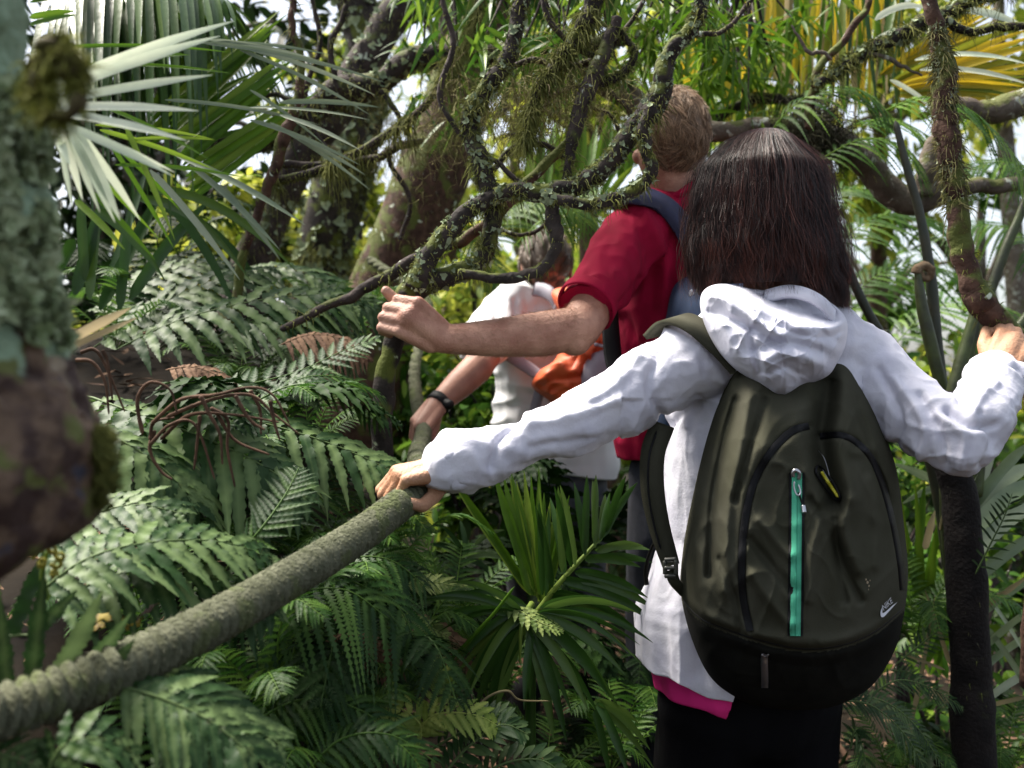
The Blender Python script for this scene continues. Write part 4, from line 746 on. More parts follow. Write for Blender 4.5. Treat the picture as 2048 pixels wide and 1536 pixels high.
# ================================================================== ROPE
rope = thing('handrail_rope', 'thick weathered braided handrail rope rising from the lower left corner', 'rope')
RP = SS([(-520, 1570, .74), (-250, 1500, .82), (0, 1425, .91), (230, 1340, 1.01), (430, 1243, 1.14), (600, 1145, 1.30), (720, 1070, 1.45), (800, 1010, 1.57), (838, 984, 1.66), (846, 950, 1.85), (836, 915, 2.15), (846, 872, 2.55), (845, 850, 2.72), (832, 790, 2.95), (830, 730, 3.1), (852, 640, 3.3), (852, 600, 3.4), (800, 560, 3.6), (740, 520, 3.8)])
nR = 2600; C = crom(RP, 4000); sl_ = np.concatenate([[0], np.cumsum(np.linalg.norm(np.diff(C, axis=0), axis=1))]); su = np.linspace(0, sl_[-1], nR); C = np.stack([np.interp(su, sl_, C[:, i]) for i in range(3)], 1)
T, N, B = frames(C); kR = 40; an = np.linspace(0, 2*np.pi, kR, endpoint=False)
rad0 = .0222-.0042*np.clip((su-1.0)/.9, 0, 1)
h = np.abs(np.sin((su[:, None]*np.pi/.0150+an[None]*1)))**.9*.36; h2 = np.abs(np.sin(su[:, None]*2*np.pi/.009-an[None]*4))*.07
far_ = np.clip((su-2.2)/.4, 0, 1)[:, None]; tw = np.abs(np.sin(su[:, None]*np.pi/.045+an[None]*1.5))*.28
rr = rad0[:, None]*(.76+(h+h2)*(1-far_)+(tw-.1)*far_); Dn = N[:, None]*np.cos(an)[:, None]+B[:, None]*np.sin(an)[:, None]; V = C[:, None]+Dn*rr[..., None]
V = V+Dn*(.0016*(fbm(V*160, 2)-.5))[..., None]; V = V.reshape(-1, 3)
M_rope = mat('rope_fibre', (.070, .076, .046), .95, (.125, .13, .088), 60, bump=.8, bscale=260, spec=.15); add_patch(M_rope, (.09, .105, .05), 18, .55, 2)
rp = ob('braid', (V, grid_faces(nR, kR)), M_rope, rope)
ix = rng.integers(0, nR*kR, 16000); ob('loose_fibres', tufts(V[ix], Dn.reshape(-1, 3)[ix]+T[ix//kR]*U(-1, 1, 16000)[:, None], .0042, .00022, 3, .1, .5), mat('fibre', (.15, .155, .11), .9, tint=(.08, .085, .05)), rp)
# ================================================================== TREES WITH TANGLED BRANCHES
tA = thing('gnarled_tree', 'gnarled mossy tree with twisting branches, one gripped by the man in red', 'tree', 'mossy trees')
L_ = limb
L_(tA, [(1050, -30, 13), (1030, 70, 13), (1005, 140, 14), (950, 205, 15), (940, 260, 14), (962, 330, 15), (985, 400, 14), (978, 480, 14), (950, 530, 15), (890, 552, 18), (845, 568, 19), (815, 592, 19), (795, 650, 17), (775, 740, 16), (760, 900, 20), (740, 1300, 26)], 2.12, me=.66, seed=1, moss=2600, mL=.018, lich=200)
L_(tA, [(1410, -20, 10), (1395, 40, 11), (1340, 110, 14), (1318, 190, 19), (1280, 250, 19), (1225, 315, 17), (1160, 370, 15), (1085, 386, 15), (1030, 380, 12), (990, 388, 11)], 2.06, seed=2, moss=1500, mL=.015, lich=420, lS=.0048)
L_(tA, [(1300, 210, 12), (1288, 280, 10), (1303, 345, 10), (1262, 385, 10), (1190, 408, 10), (1120, 400, 9), (1085, 388, 8)], 2.02, seed=3, moss=800, mL=.011, lich=90)
L_(tA, [(1100, 390, 12), (1106, 440, 12), (1113, 485, 11), (1085, 535, 9), (1025, 556, 9), (965, 553, 8), (915, 545, 8)], 2.04, seed=4, moss=160, mL=.010)
L_(tA, [(1015, 385, 11), (960, 408, 13), (915, 440, 15), (872, 495, 17), (845, 540, 20), (828, 580, 20)], 2.10, seed=5, moss=500, mL=.012, lich=160, lS=.005)
L_(tA, [(1235, 30, 8), (1205, 110, 12), (1172, 190, 14), (1150, 260, 12), (1138, 320, 8), (1128, 385, 6)], 2.12, m=BKd, seed=6, moss=500, mL=.014)
L_(tA, [(1150, 270, 7), (1100, 320, 8), (1050, 370, 9), (1000, 425, 9), (930, 480, 9), (905, 490, 8)], 2.2, m=BKb, seed=7, moss=200, mL=.01)
L_(tA, [(905, 490, 6), (850, 505, 9), (790, 545, 10), (720, 582, 9), (640, 620, 7), (560, 660, 5)], 2.25, m=BKd, seed=8, moss=260, mL=.012)
L_(tA, [(1195, -20, 15), (1170, 50, 14), (1130, 110, 12), (1085, 165, 9), (1060, 230, 7), (1045, 300, 5)], 2.15, seed=9, moss=2600, mL=.026, droop=1.2)
L_(tA, [(960, -20, 8), (950, 60, 7), (900, 130, 7), (860, 200, 7), (800, 250, 7), (700, 312, 8), (620, 345, 8), (548, 362, 8)], 2.55, m=BKd, seed=10, moss=3000, mL=.028, droop=1.5)
L_(tA, [(1240, 60, 5), (1270, 110, 6), (1240, 150, 7), (1195, 170, 8)], 2.14, seed=31, moss=500, mL=.015)
for i_, q_ in enumerate([[(880, -20, 4), (905, 90, 5), (880, 190, 5), (930, 280, 4), (1000, 330, 4), (1060, 385, 5)], [(1080, -20, 4), (1110, 60, 5), (1190, 110, 5), (1250, 60, 4), (1300, -20, 4)], [(1000, 150, 5), (1060, 120, 5), (1130, 135, 6), (1205, 115, 6)],
    [(1140, 320, 4), (1080, 290, 5), (1020, 300, 5), (985, 340, 5)], [(1330, 100, 6), (1380, 70, 5), (1450, 60, 4), (1520, -20, 4)], [(1120, 400, 4), (1090, 450, 4), (1040, 470, 4), (985, 450, 4)], [(1215, 330, 5), (1240, 280, 5), (1220, 230, 4), (1160, 200, 4), (1140, 150, 4)], [(850, 510, 5), (890, 470, 5), (960, 460, 5), (1010, 400, 5)], [(1290, 260, 4), (1230, 190, 5), (1170, 170, 5), (1110, 190, 4), (1050, 260, 4), (1010, 270, 4)]]):
    L_(tA, q_, 2.12+.04*i_, m=BKd, seed=60+i_, moss=160, mL=.012, name='vine', k=8)
for i_, q_ in enumerate([[(620, -20, 5), (640, 90, 5), (610, 190, 6), (640, 280, 5), (700, 330, 4)], [(400, 280, 5), (450, 220, 5), (540, 190, 5), (600, 210, 5)], [(760, 180, 6), (800, 240, 5), (780, 320, 5), (820, 400, 5), (800, 480, 5)], [(960, 110, 6), (930, 60, 6), (950, -20, 6)], [(680, 180, 6), (660, 100, 6), (690, 20, 6), (680, -30, 5)]]):
    L_(tA, q_, 2.8, m=BKd, seed=80+i_, moss=160, mL=.016, name='vine', k=8)
tB = thing('vine_tree', 'dark tree with one thick limb sweeping across the upper left', 'tree', 'mossy trees')
L_(tB, [(310, 150, 15), (350, 215, 18), (420, 282, 21), (515, 278, 24), (600, 240, 24), (680, 185, 30), (760, 168, 24), (810, 125, 22), (880, 112, 24), (990, 112, 20), (1100, 100, 20), (1200, 88, 18), (1310, 55, 15), (1420, 10, 14)], 2.9, m=BKd, seed=11, moss=2400, mL=.02, lich=500, lS=.010)
L_(tB, [(588, -20, 7), (584, 50, 7), (603, 130, 8), (592, 210, 10), (566, 275, 13), (548, 340, 11), (525, 400, 10), (500, 470, 9), (478, 540, 9), (470, 700, 12)], 2.5, m=BKb, seed=12, moss=500, mL=.014)
L_(tB, [(560, 330, 7), (640, 330, 8), (740, 320, 8), (800, 292, 8), (850, 280, 6)], 2.62, m=BKd, seed=13, moss=400, mL=.016)
L_(tB, [(860, -20, 40), (790, 30, 34), (740, 110, 36), (690, 190, 38), (625, 270, 40), (580, 360, 36), (545, 440, 36), (505, 530, 40), (470, 700, 46), (440, 1000, 55)], 3.6, m=BKd, seed=14, name='trunk', moss=3000, mL=.02, lich=200, lS=.012)
tC = thing('moss_furred_tree', 'upright tree trunk furred with yellow green moss, left of the brown trunk', 'tree', 'mossy trees')
L_(tC, [(700, -40, 42), (735, 100, 40), (725, 200, 46), (700, 300, 54), (672, 400, 56), (650, 500, 52), (640, 600, 55), (630, 1000, 70)], 4.4, m=BK, seed=15, name='trunk', moss=9000, mL=.05, lich=500, lS=.02)
tD = thing('brown_barked_tree', 'stout leaning trunk with fibrous reddish brown bark behind the tangled branches', 'tree', 'mossy trees')
L_(tD, [(1000, -60, 50), (930, 150, 60), (895, 270, 66), (860, 360, 72), (815, 470, 72), (775, 570, 74), (740, 700, 80), (700, 1100, 100)], 4.0, m=BKb, seed=16, name='trunk', moss=5000, mL=.03, noise=.12)
# hanging moss clumps in the top centre
tH = thing('hanging_moss', 'curtain of stringy brown green moss hanging under the mossy branches', 'moss'); tag(tH, kind='stuff')
g_ = []
for i, (x, y, n, L, d) in enumerate([(1130, 170, 1100, .10, 2.2), (1060, 190, 1100, .12, 2.24), (1180, 190, 700, .10, 2.25), (1010, 230, 900, .12, 2.3), (930, 190, 800, .09, 2.5), (880, 260, 900, .10, 2.55), (820, 300, 600, .09, 2.6), (1090, 240, 900, .12, 2.3), (1240, 150, 400, .07, 2.3), (760, 230, 500, .07, 2.9)]):
    n = int(n*.2); P = S(x, y, d)+rng.normal(0, 1, (n, 3))*[.05, .05, .045]; g_.append(tufts(P, np.tile([0, 0, -.3], (n, 1)), L*.38, .0009, i, .7, 1.0, .22))
G_ = join(*g_); o = ob('hanging_moss', G_, mat('moss_dry', (.085, .08, .02), .9, (.12, .085, .04), 8, tint=(.26, .25, .09), trans=.3)); bpy.data.objects.remove(tH)
tag(o, 'curtain of stringy brown green moss hanging under the mossy branches', 'moss', kind='stuff')
# right-hand trees
tE = thing('arching_tree', 'smooth barked tree with a thick dipping limb right of the womans head', 'tree', 'mossy trees')
L_(tE, [(1130, 90, 20), (1195, 150, 24), (1260, 200, 27), (1340, 245, 24), (1430, 262, 20), (1530, 256, 20), (1620, 268, 24), (1680, 285, 26), (1730, 325, 28), (1775, 378, 29), (1825, 402, 29), (1880, 388, 25), (1950, 373, 16), (2020, 372, 15), (2110, 368, 15)], 2.75, m=BKs, seed=17, moss=500, mL=.012, noise=.12)
L_(tE, [(1850, 395, 20), (1852, 350, 22), (1866, 300, 20), (1885, 262, 14), (1900, 220, 12)], 2.72, m=BKs, seed=18)
L_(tE, [(1880, 200, 16), (1920, 216, 21), (1980, 222, 25), (2030, 208, 27), (2100, 180, 26)], 2.8, m=BKs, seed=19, moss=300, mL=.02)
ob('moss_clump', tufts(S(1625, 275, 2.7)+rng.normal(0, 1, (2600, 3))*[.045, .035, .06], np.tile([0, 0, -.3], (2600, 1)), .03, .0012, 77, .6, .9), mat('moss_blackish', (.018, .016, .008), .95, tint=(.05, .05, .02)), tE)  # clump in a very dark moss colour
tF = thing('mossy_vine', 'upright vine shaggy with lichen and moss, held by the right hand of the nearest hiker', 'vine')
L_(tF, [(1845, -40, 10), (1872, 50, 13), (1886, 130, 16), (1890, 220, 18), (1898, 300, 18), (1908, 380, 17), (1920, 470, 19), (1938, 550, 20), (1952, 590, 24), (1985, 630, 22), (2022, 672, 21), (2060, 740, 22), (2090, 900, 24), (2080, 1400, 28)], 1.90, m=BKb, seed=20, moss=500, mL=.012)
V, F, T_ = lichen_G(SS([(1872, 50, 1.9), (1886, 130, 1.9), (1890, 220, 1.9), (1898, 300, 1.9), (1910, 400, 1.9)]), np.array([13, 16, 18, 18, 17])/2000*1.9, 700, .005, 5); ob('lichen', (V, F, T_), mat('lichen_olive', (.11, .13, .06), .9, (.20, .23, .13), 60, tint=(.30, .33, .20)), tF)
ob('moss', moss_G(SS([(1872, 50, 1.9), (1886, 130, 1.9), (1890, 220, 1.9), (1898, 300, 1.9), (1912, 420, 1.9)]), np.array([13, 16, 18, 18, 17])/2000*1.9, 1800, .016, 6), mat('moss_dry', (.085, .08, .02)), tF)
tG = thing('shadowed_tree', 'nearly black mossy trunk standing under the right elbow of the nearest hiker', 'tree', 'mossy trees')
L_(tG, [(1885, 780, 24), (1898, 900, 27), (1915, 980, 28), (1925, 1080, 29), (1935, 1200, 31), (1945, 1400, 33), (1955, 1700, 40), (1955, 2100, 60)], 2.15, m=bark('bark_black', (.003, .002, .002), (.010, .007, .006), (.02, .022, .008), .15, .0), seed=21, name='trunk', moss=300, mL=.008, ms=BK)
tI = thing('twiggy_branch', 'thin pale twigs and a mossy bough crossing the yellow palm leaves at the upper right', 'branch')
L_(tI, [(1628, 170, 10), (1690, 130, 11), (1740, 100, 12), (1800, 72, 14), (1860, 40, 16), (1960, 0, 12), (2060, -30, 10)], 2.45, seed=22, moss=1500, mL=.024, lich=160, name='bough')
L_(tI, [(1628, 175, 8), (1640, 130, 8), (1690, 80, 8), (1730, 20, 7), (1750, -30, 6)], 2.46, m=BKb, seed=23, name='twig')
L_(tI, [(1735, 105, 5), (1770, 115, 5), (1810, 135, 4), (1845, 152, 2)], 2.44, m=BKs, seed=24, name='twig', k=8)
L_(tI, [(1583, 50, 2), (1600, 80, 3), (1618, 105, 4), (1645, 105, 4), (1665, 120, 2)], 2.4, m=BKs, seed=25, name='twig', k=8)
L_(tI, [(1890, 40, 9), (1930, 62, 8), (1990, 55, 8), (2060, 48, 8)], 2.3, seed=26, moss=500, mL=.016, name='bough')
L_(tI, [(1628, 175, 9), (1622, 210, 9), (1618, 260, 10)], 2.5, m=BKb, seed=27, name='twig')
L_(tI, [(1430, 240, 9), (1490, 205, 10), (1530, 195, 12), (1580, 200, 8), (1620, 190, 7)], 2.9, seed=28, moss=700, mL=.02, name='bough')
# ================================================================== FERN BANK
def plant(name, label, cat, fr, m, group=None, kind='fine', part='frond', **kw):
    """fr: list of dicts(ctrl px list, L px, w px, n...)"""
    t = thing(name, label, cat, group)
    for i, f in enumerate(fr):
        f = dict(f); pts = f.pop('p'); d = f.pop('d', None); P = SS(pts, d); dm = np.mean(P[:, 1]); k = dm/2000
        a = dict(kw); a.update(f); Lp = a.pop('L')*k; wp = a.pop('w')*k; kd = a.pop('kind', kind); mm = a.pop('m_', m); up = a.pop('up', (.1, -.6, 1)); n = a.pop('n', 22); a.setdefault('rr', .0025)
        ob(part, frond(P, up, n, Lp, wp, kd, seed=int(abs(pts[0][0])*3+i*17+pts[0][1]) % 9973, **a), mm, t)
    return t
fg = 'ferns on the bank left of the rope'
plant('hard_fern', 'large leathery grey green fern with scalloped leaflets at the top of the bank', 'fern', [
    dict(p=[(180, 700, 2.5), (300, 620, 2.5), (430, 560, 2.55), (560, 535, 2.6)], L=120, w=34, n=17, droop=.25),
    dict(p=[(230, 700, 2.3), (360, 640, 2.3), (520, 600, 2.35), (660, 590, 2.4), (720, 615, 2.4)], L=130, w=34, n=20, droop=.45),
    dict(p=[(190, 640, 2.6), (260, 580, 2.7), (380, 530, 2.75), (470, 530, 2.8)], L=100, w=30, n=14, droop=.3),
    dict(p=[(420, 680, 2.3), (520, 640, 2.3), (640, 640, 2.35), (740, 690, 2.4)], L=110, w=30, n=18, droop=.5)], L_hard, fg, 'blech')
plant('hard_fern', 'leathery fern arching over the upper middle of the bank, under the gripped branch', 'fern', [
    dict(p=[(450, 560, 3.0), (540, 535, 3.0), (640, 560, 3.0), (700, 620, 3.0)], L=100, w=28, n=16, droop=.4),
    dict(p=[(520, 640, 2.7), (620, 600, 2.7), (720, 600, 2.7), (790, 650, 2.7)], L=90, w=26, n=18, droop=.5),
    dict(p=[(500, 720, 2.6), (580, 680, 2.6), (660, 690, 2.6), (720, 740, 2.6)], L=80, w=24, n=18, droop=.5)], L_hard, fg, 'blech')
plant('ladder_fern', 'dark green comb leaved fern fanning out below the fist of the man in red', 'fern', [
    dict(p=[(360, 830, 1.9), (460, 780, 1.9), (590, 745, 1.95), (690, 700, 2.0), (765, 675, 2.0)], L=75, w=26, n=20, droop=.1, ang=70, t0=.1),
    dict(p=[(520, 800, 1.9), (610, 755, 1.9), (700, 760, 1.95), (775, 800, 2.0)], L=80, w=18, n=20, droop=.3),
    dict(p=[(480, 820, 1.85), (590, 770, 1.85), (700, 790, 1.85), (770, 860, 1.85)], L=70, w=18, n=18, droop=.3)], L_fine, fg)
plant('hard_fern', 'broad pale green leathery fern mid bank, beneath the withered brown frond', 'fern', [
    dict(p=[(170, 790, 1.55), (280, 830, 1.5), (420, 880, 1.5), (540, 940, 1.5), (630, 1010, 1.5)], L=165, w=40, n=17, droop=.55, ang=70),
    dict(p=[(380, 820, 1.7), (500, 840, 1.7), (640, 880, 1.7), (760, 930, 1.7), (800, 960, 1.7)], L=120, w=34, n=19, droop=.5),
    dict(p=[(150, 850, 1.45), (240, 880, 1.4), (340, 950, 1.4), (400, 1030, 1.4)], L=150, w=38, n=13, droop=.6),
    dict(p=[(470, 870, 1.8), (580, 862, 1.8), (670, 880, 1.85), (760, 930, 1.9), (810, 990, 1.9)], L=90, w=28, n=20, droop=.45)], L_hard, fg, 'blech')
plant('ladder_fern', 'fine comb leaved fern between the pale leathery fern and the womans hand', 'fern', [
    dict(p=[(480, 1090, 1.6), (560, 1030, 1.65), (650, 965, 1.75), (730, 920, 1.85)], L=95, w=24, n=20, droop=.15),
    dict(p=[(440, 1060, 1.6), (560, 1015, 1.65), (660, 990, 1.7), (740, 1000, 1.75)], L=90, w=22, n=20, droop=.3),
    dict(p=[(560, 1120, 1.9), (660, 1060, 1.9), (760, 1040, 1.95), (860, 1060, 1.95)], L=80, w=22, n=20, droop=.4),
    dict(p=[(450, 1140, 1.4), (520, 1060, 1.4), (570, 990, 1.45), (600, 930, 1.5)], L=80, w=20, n=18, droop=.1)], L_fine, fg)
plant('hard_fern', 'large scalloped fern in the lower left, its frond lying just above the rope', 'fern', [
    dict(p=[(60, 1200, 1.12), (170, 1120, 1.15), (300, 1085, 1.2), (450, 1085, 1.25), (570, 1130, 1.3)], L=140, w=38, n=18, droop=.35, ang=66),
    dict(p=[(90, 1230, 1.2), (200, 1160, 1.2), (330, 1140, 1.2), (470, 1170, 1.25), (560, 1240, 1.25)], L=130, w=36, n=16, droop=.55),
    dict(p=[(60, 1120, 1.3), (150, 1050, 1.3), (260, 1010, 1.3), (380, 1030, 1.3)], L=130, w=36, n=14, droop=.3)], L_hard, fg, 'blech')
plant('ladder_fern', 'deep green comb fern with leaflets hanging straight down behind the rope', 'fern', [
    dict(p=[(420, 1170, 1.5), (540, 1130, 1.5), (670, 1150, 1.5), (790, 1210, 1.5), (830, 1280, 1.5)], L=190, w=26, n=18, droop=1.1, ang=75),
    dict(p=[(480, 1250, 1.45), (580, 1190, 1.45), (690, 1180, 1.45), (780, 1240, 1.45)], L=160, w=26, n=15, droop=1.0, ang=75),
    dict(p=[(250, 1200, 1.5), (330, 1180, 1.5), (440, 1190, 1.5), (520, 1240, 1.5)], L=170, w=26, n=14, droop=1., ang=75),
    dict(p=[(600, 1170, 1.6), (690, 1120, 1.6), (780, 1120, 1.6), (860, 1180, 1.6)], L=120, w=22, n=18, droop=.7)], L_fine, fg)
plant('hard_fern', 'upright blue green scalloped fern blades at the left edge above the rope', 'fern', [
    dict(p=[(-60, 1390, .98), (20, 1370, .98), (100, 1360, .98), (170, 1365, 1.0), (230, 1380, 1.0)], L=200, w=46, n=7, droop=-.05, ang=88, side=(1, 0), up=(0, -1, .1), lift=.05),
    dict(p=[(-80, 1300, 1.05), (-20, 1280, 1.05), (50, 1270, 1.05), (90, 1280, 1.05)], L=170, w=44, n=5, droop=-.05, ang=80, up=(0, -1, .1), side=(1, 0))], L_hard, fg, 'blech')
plant('hard_fern', 'pale green scalloped fern spreading from under the rope to the bottom edge', 'fern', [
    dict(p=[(230, 1370, 1.0), (330, 1400, 1.0), (430, 1450, 1.0), (560, 1560, 1.0)], L=150, w=42, n=14, droop=.35, ang=62),
    dict(p=[(280, 1320, 1.08), (380, 1380, 1.08), (480, 1440, 1.08), (580, 1500, 1.08)], L=110, w=36, n=14, droop=.4),
    dict(p=[(300, 1560, 1.0), (360, 1500, 1.0), (460, 1480, 1.0), (560, 1560, 1.0)], L=120, w=38, n=11, droop=.5)], L_hard, fg, 'blech')
plant('hard_fern', 'small scalloped fern in the dark bottom left corner', 'fern', [
    dict(p=[(90, 1560, .9), (130, 1490, .9), (210, 1480, .92), (290, 1520, .95)], L=110, w=34, n=9, droop=.2),
    dict(p=[(-40, 1500, .9), (40, 1520, .9), (120, 1560, .9)], L=100, w=36, n=9, droop=.2)], L_hard, fg, 'blech')
plant('ladder_fern', 'shadowed comb fern along the bottom, left of the young palm', 'fern', [
    dict(p=[(420, 1380, 1.5), (540, 1330, 1.5), (660, 1340, 1.5), (780, 1400, 1.5)], L=120, w=24, n=22, droop=.5),
    dict(p=[(480, 1460, 1.4), (600, 1400, 1.4), (720, 1420, 1.4), (820, 1500, 1.4)], L=120, w=24, n=22, droop=.5),
    dict(p=[(560, 1300, 1.7), (680, 1270, 1.7), (790, 1300, 1.7), (860, 1370, 1.7)], L=110, w=22, n=22, droop=.6),
    dict(p=[(600, 1560, 1.35), (680, 1480, 1.35), (780, 1470, 1.35), (880, 1530, 1.35)], L=110, w=24, n=18, droop=.5)], L_fine, fg)
plant('young_fern', 'yellow green young fern with curling tips near the bottom centre', 'fern', [
    dict(p=[(835, 1560, 1.5), (835, 1480, 1.5), (870, 1430, 1.5), (950, 1430, 1.5), (1010, 1460, 1.5)], L=60, w=22, n=12, droop=.2, t0=.35),
    dict(p=[(835, 1500, 1.5), (840, 1450, 1.5), (790, 1410, 1.5), (740, 1395, 1.5)], L=85, w=28, n=9, droop=.3, t0=.2),
    dict(p=[(850, 1450, 1.52), (870, 1400, 1.55), (880, 1350, 1.55), (865, 1325, 1.55)], L=42, w=12, n=9, droop=.1, t0=.1)], L_young, fg, 'blech')
plant('round_lobed_fern', 'grey green fern with small rounded leaflets at the bottom edge beside the young palm', 'fern', [
    dict(p=[(880, 1560, 1.5), (930, 1500, 1.5), (1000, 1450, 1.5), (1060, 1470, 1.5)], L=60, w=24, n=18, droop=.1),
    dict(p=[(860, 1500, 1.55), (930, 1460, 1.55), (990, 1430, 1.55), (1030, 1440, 1.55)], L=48, w=20, n=16, droop=.1),
    dict(p=[(930, 1580, 1.5), (1000, 1530, 1.5), (1080, 1520, 1.5), (1140, 1560, 1.5)], L=56, w=22, n=16, droop=.1)], L_hard, fg, 'lobe')
plant('young_fern', 'small light green fern sprays mixed among the young palm leaves', 'fern', [
    dict(p=[(990, 1180, 1.75), (1030, 1215, 1.72), (1080, 1245, 1.7), (1130, 1262, 1.7)], L=34, w=18, n=14, droop=.1),
    dict(p=[(800, 1230, 1.7), (850, 1250, 1.7), (900, 1275, 1.7)], L=36, w=14, n=14, droop=.1),
    dict(p=[(810, 1170, 1.85), (870, 1165, 1.85), (940, 1180, 1.85)], L=40, w=14, n=14, droop=.2),
    dict(p=[(880, 1600, 1.6), (930, 1560, 1.6), (880, 1330, 1.72), (900, 1280, 1.72)], L=20, w=8, n=8, droop=.1, t0=.7)], FG('fern_light', (.10, .15, .035), (.26, .32, .10), .5, .3), fg, 'blech')
# random ferns filling the bank
ug = 'dim ferns filling the bank behind the others'
protos = []
def proto(kind, m, nm, lab, Ls, seed):
    t = thing(nm, lab, 'fern', ug); r = np.random.default_rng(seed)
    for i in range(6):
        a = i/6*6.28+r.uniform(-.3, .3); R_ = r.uniform(.32, .46); h = r.uniform(.16, .30); c = [np.array([math.cos(a)*R_*q, math.sin(a)*R_*q, h*math.sin(q*2.3)]) for q in (0.02, .35, .7, 1.)]
        ob('frond', frond(np.array(c), (0, 0, 1), 20, Ls[0], Ls[1], kind, droop=.35, seed=seed*10+i, rr=.003), m, t)
    return t
def copy_thing(src, loc, rz, sc=1., label=None, group=None, tilt=(0, 0)):
    c = src.copy(); COL.objects.link(c); c.location = loc; c.rotation_euler = (tilt[0], tilt[1], rz); c.scale = (sc,)*3
    if label: c['label'] = label
    if group: c['group'] = group
    for ch in list(src.children):
        k = ch.copy(); COL.objects.link(k); k.parent = c
        for g in list(ch.children):
            q = g.copy(); COL.objects.link(q); q.parent = k
    return c
pf1 = proto('fine', L_shade, 'ladder_fern', 'dim comb leaved fern half hidden among the others on the bank', (.10, .030), 3)
pf2 = proto('blech', L_shade, 'hard_fern', 'dim scalloped fern half hidden among the others on the bank', (.12, .034), 4)
first = {0: 1, 1: 1}; r = np.random.default_rng(12)
spots = []
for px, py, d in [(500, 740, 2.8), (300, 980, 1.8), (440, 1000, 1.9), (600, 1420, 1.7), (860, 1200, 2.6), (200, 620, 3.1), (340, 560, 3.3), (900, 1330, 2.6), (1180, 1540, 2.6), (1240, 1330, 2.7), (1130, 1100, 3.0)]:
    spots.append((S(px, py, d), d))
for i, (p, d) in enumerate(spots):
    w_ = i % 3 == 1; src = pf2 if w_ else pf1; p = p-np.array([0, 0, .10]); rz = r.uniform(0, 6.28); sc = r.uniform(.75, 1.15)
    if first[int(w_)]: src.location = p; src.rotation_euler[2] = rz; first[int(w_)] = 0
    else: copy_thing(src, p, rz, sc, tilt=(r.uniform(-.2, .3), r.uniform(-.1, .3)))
pf3 = thing('small_fern', 'small lacy green fern filling a gap on the bank', 'fern', 'small lacy ferns on the bank'); r3 = np.random.default_rng(31)
for i in range(8):
    a = i/8*6.28+r3.uniform(-.3, .3); R_ = r3.uniform(.16, .24); h = r3.uniform(.10, .17); c = [np.array([math.cos(a)*R_*q, math.sin(a)*R_*q, h*math.sin(q*2.2)]) for q in (0.02, .35, .7, 1.)]
    ob('frond', frond(np.array(c), (0, 0, 1), 24, .05, .012, 'fine', m=24, droop=.3, seed=400+i, rr=.0018), FG('fern_lacy', (.030, .085, .012), (.12, .22, .035), .5, .35), pf3)
for i, (x, y, d_) in enumerate([(640, 1100, 1.75), (720, 1180, 1.75), (560, 1340, 1.45), (700, 1330, 1.6), (800, 1330, 1.75), (480, 740, 2.35), (620, 830, 2.05), (330, 880, 1.75), (640, 1460, 1.45), (300, 1190, 1.5), (560, 930, 1.85), (230, 640, 2.5), (720, 1500, 1.55), (980, 1340, 2.2), (900, 1180, 2.1), (520, 1180, 1.6), (380, 1560, 1.4), (700, 640, 2.9), (1080, 1520, 2.0), (1220, 1470, 2.1), (1780, 1480, 2.2), (1830, 1230, 2.4), (2010, 1480, 2.3)]):
    p_ = S(x, y, d_)-np.array([0, 0, .08])
    if i == 0: pf3.location = p_
    else: copy_thing(pf3, p_, r3.uniform(0, 6.28), r3.uniform(.7, 1.2), tilt=(r3.uniform(-.2, .4), r3.uniform(-.2, .3)))
plant('withered_fern', 'dead russet fern fronds hanging among the green ones on the bank', 'fern', [
    dict(p=[(560, 690, 2.2), (620, 670, 2.2), (690, 680, 2.2), (740, 720, 2.2)], L=60, w=16, n=16, droop=.8),
    dict(p=[(330, 740, 2.0), (390, 735, 2.0), (450, 760, 2.0), (490, 800, 2.0)], L=55, w=14, n=14, droop=.8),
    dict(p=[(640, 1290, 1.55), (700, 1270, 1.55), (760, 1290, 1.55), (800, 1340, 1.55)], L=60, w=15, n=16, droop=1.0),
    dict(p=[(820, 1230, 1.8), (870, 1250, 1.8), (920, 1290, 1.8), (950, 1350, 1.8)], L=50, w=14, n=14, droop=.8)], L_dead, 'dead ferns', 'blech')
# withered fronds
wf = thing('withered_frond', 'withered brown frond with curled dangling leaflets lying over the pale fern', 'dead frond')
for i, q in enumerate([[(300, 850), (360, 800), (430, 790), (500, 775), (545, 790), (580, 850)], [(330, 835), (420, 800), (500, 790), (550, 830), (600, 870)], [(320, 880), (380, 830), (470, 830), (560, 845)], [(420, 815), (455, 840), (455, 900), (470, 975)], [(400, 830), (395, 880), (388, 940)], [(430, 820), (470, 880), (540, 910)], [(300, 890), (340, 850), (390, 850), (430, 960)], [(300, 880), (308, 845), (350, 835)], [(285, 870), (275, 800), (300, 765), (340, 780), (355, 830)], [(500, 780), (520, 820), (522, 870)], [(470, 790), (500, 840), (530, 860)], [(310, 860), (300, 900), (320, 940), (345, 960)], [(540, 800), (550, 850), (560, 880)], [(160, 705), (190, 700), (215, 740), (250, 825)], [(150, 720), (185, 725), (210, 765), (218, 830)], [(205, 700), (215, 725), (225, 800)], [(400, 790), (420, 830), (440, 870), (445, 930)]]):
    P = SS([(x, y, 1.36+.02*math.sin(i*3)) for x, y in q]); ob('curled_leaflet' if i else 'midrib', tube(P, np.linspace(.0030, .0014, len(P)), 50, 7, .3, 200, i), L_dead, wf)
ds = thing('dead_palm_leaf', 'straw coloured split leaf piece poking out behind the left trunk', 'dead leaf')
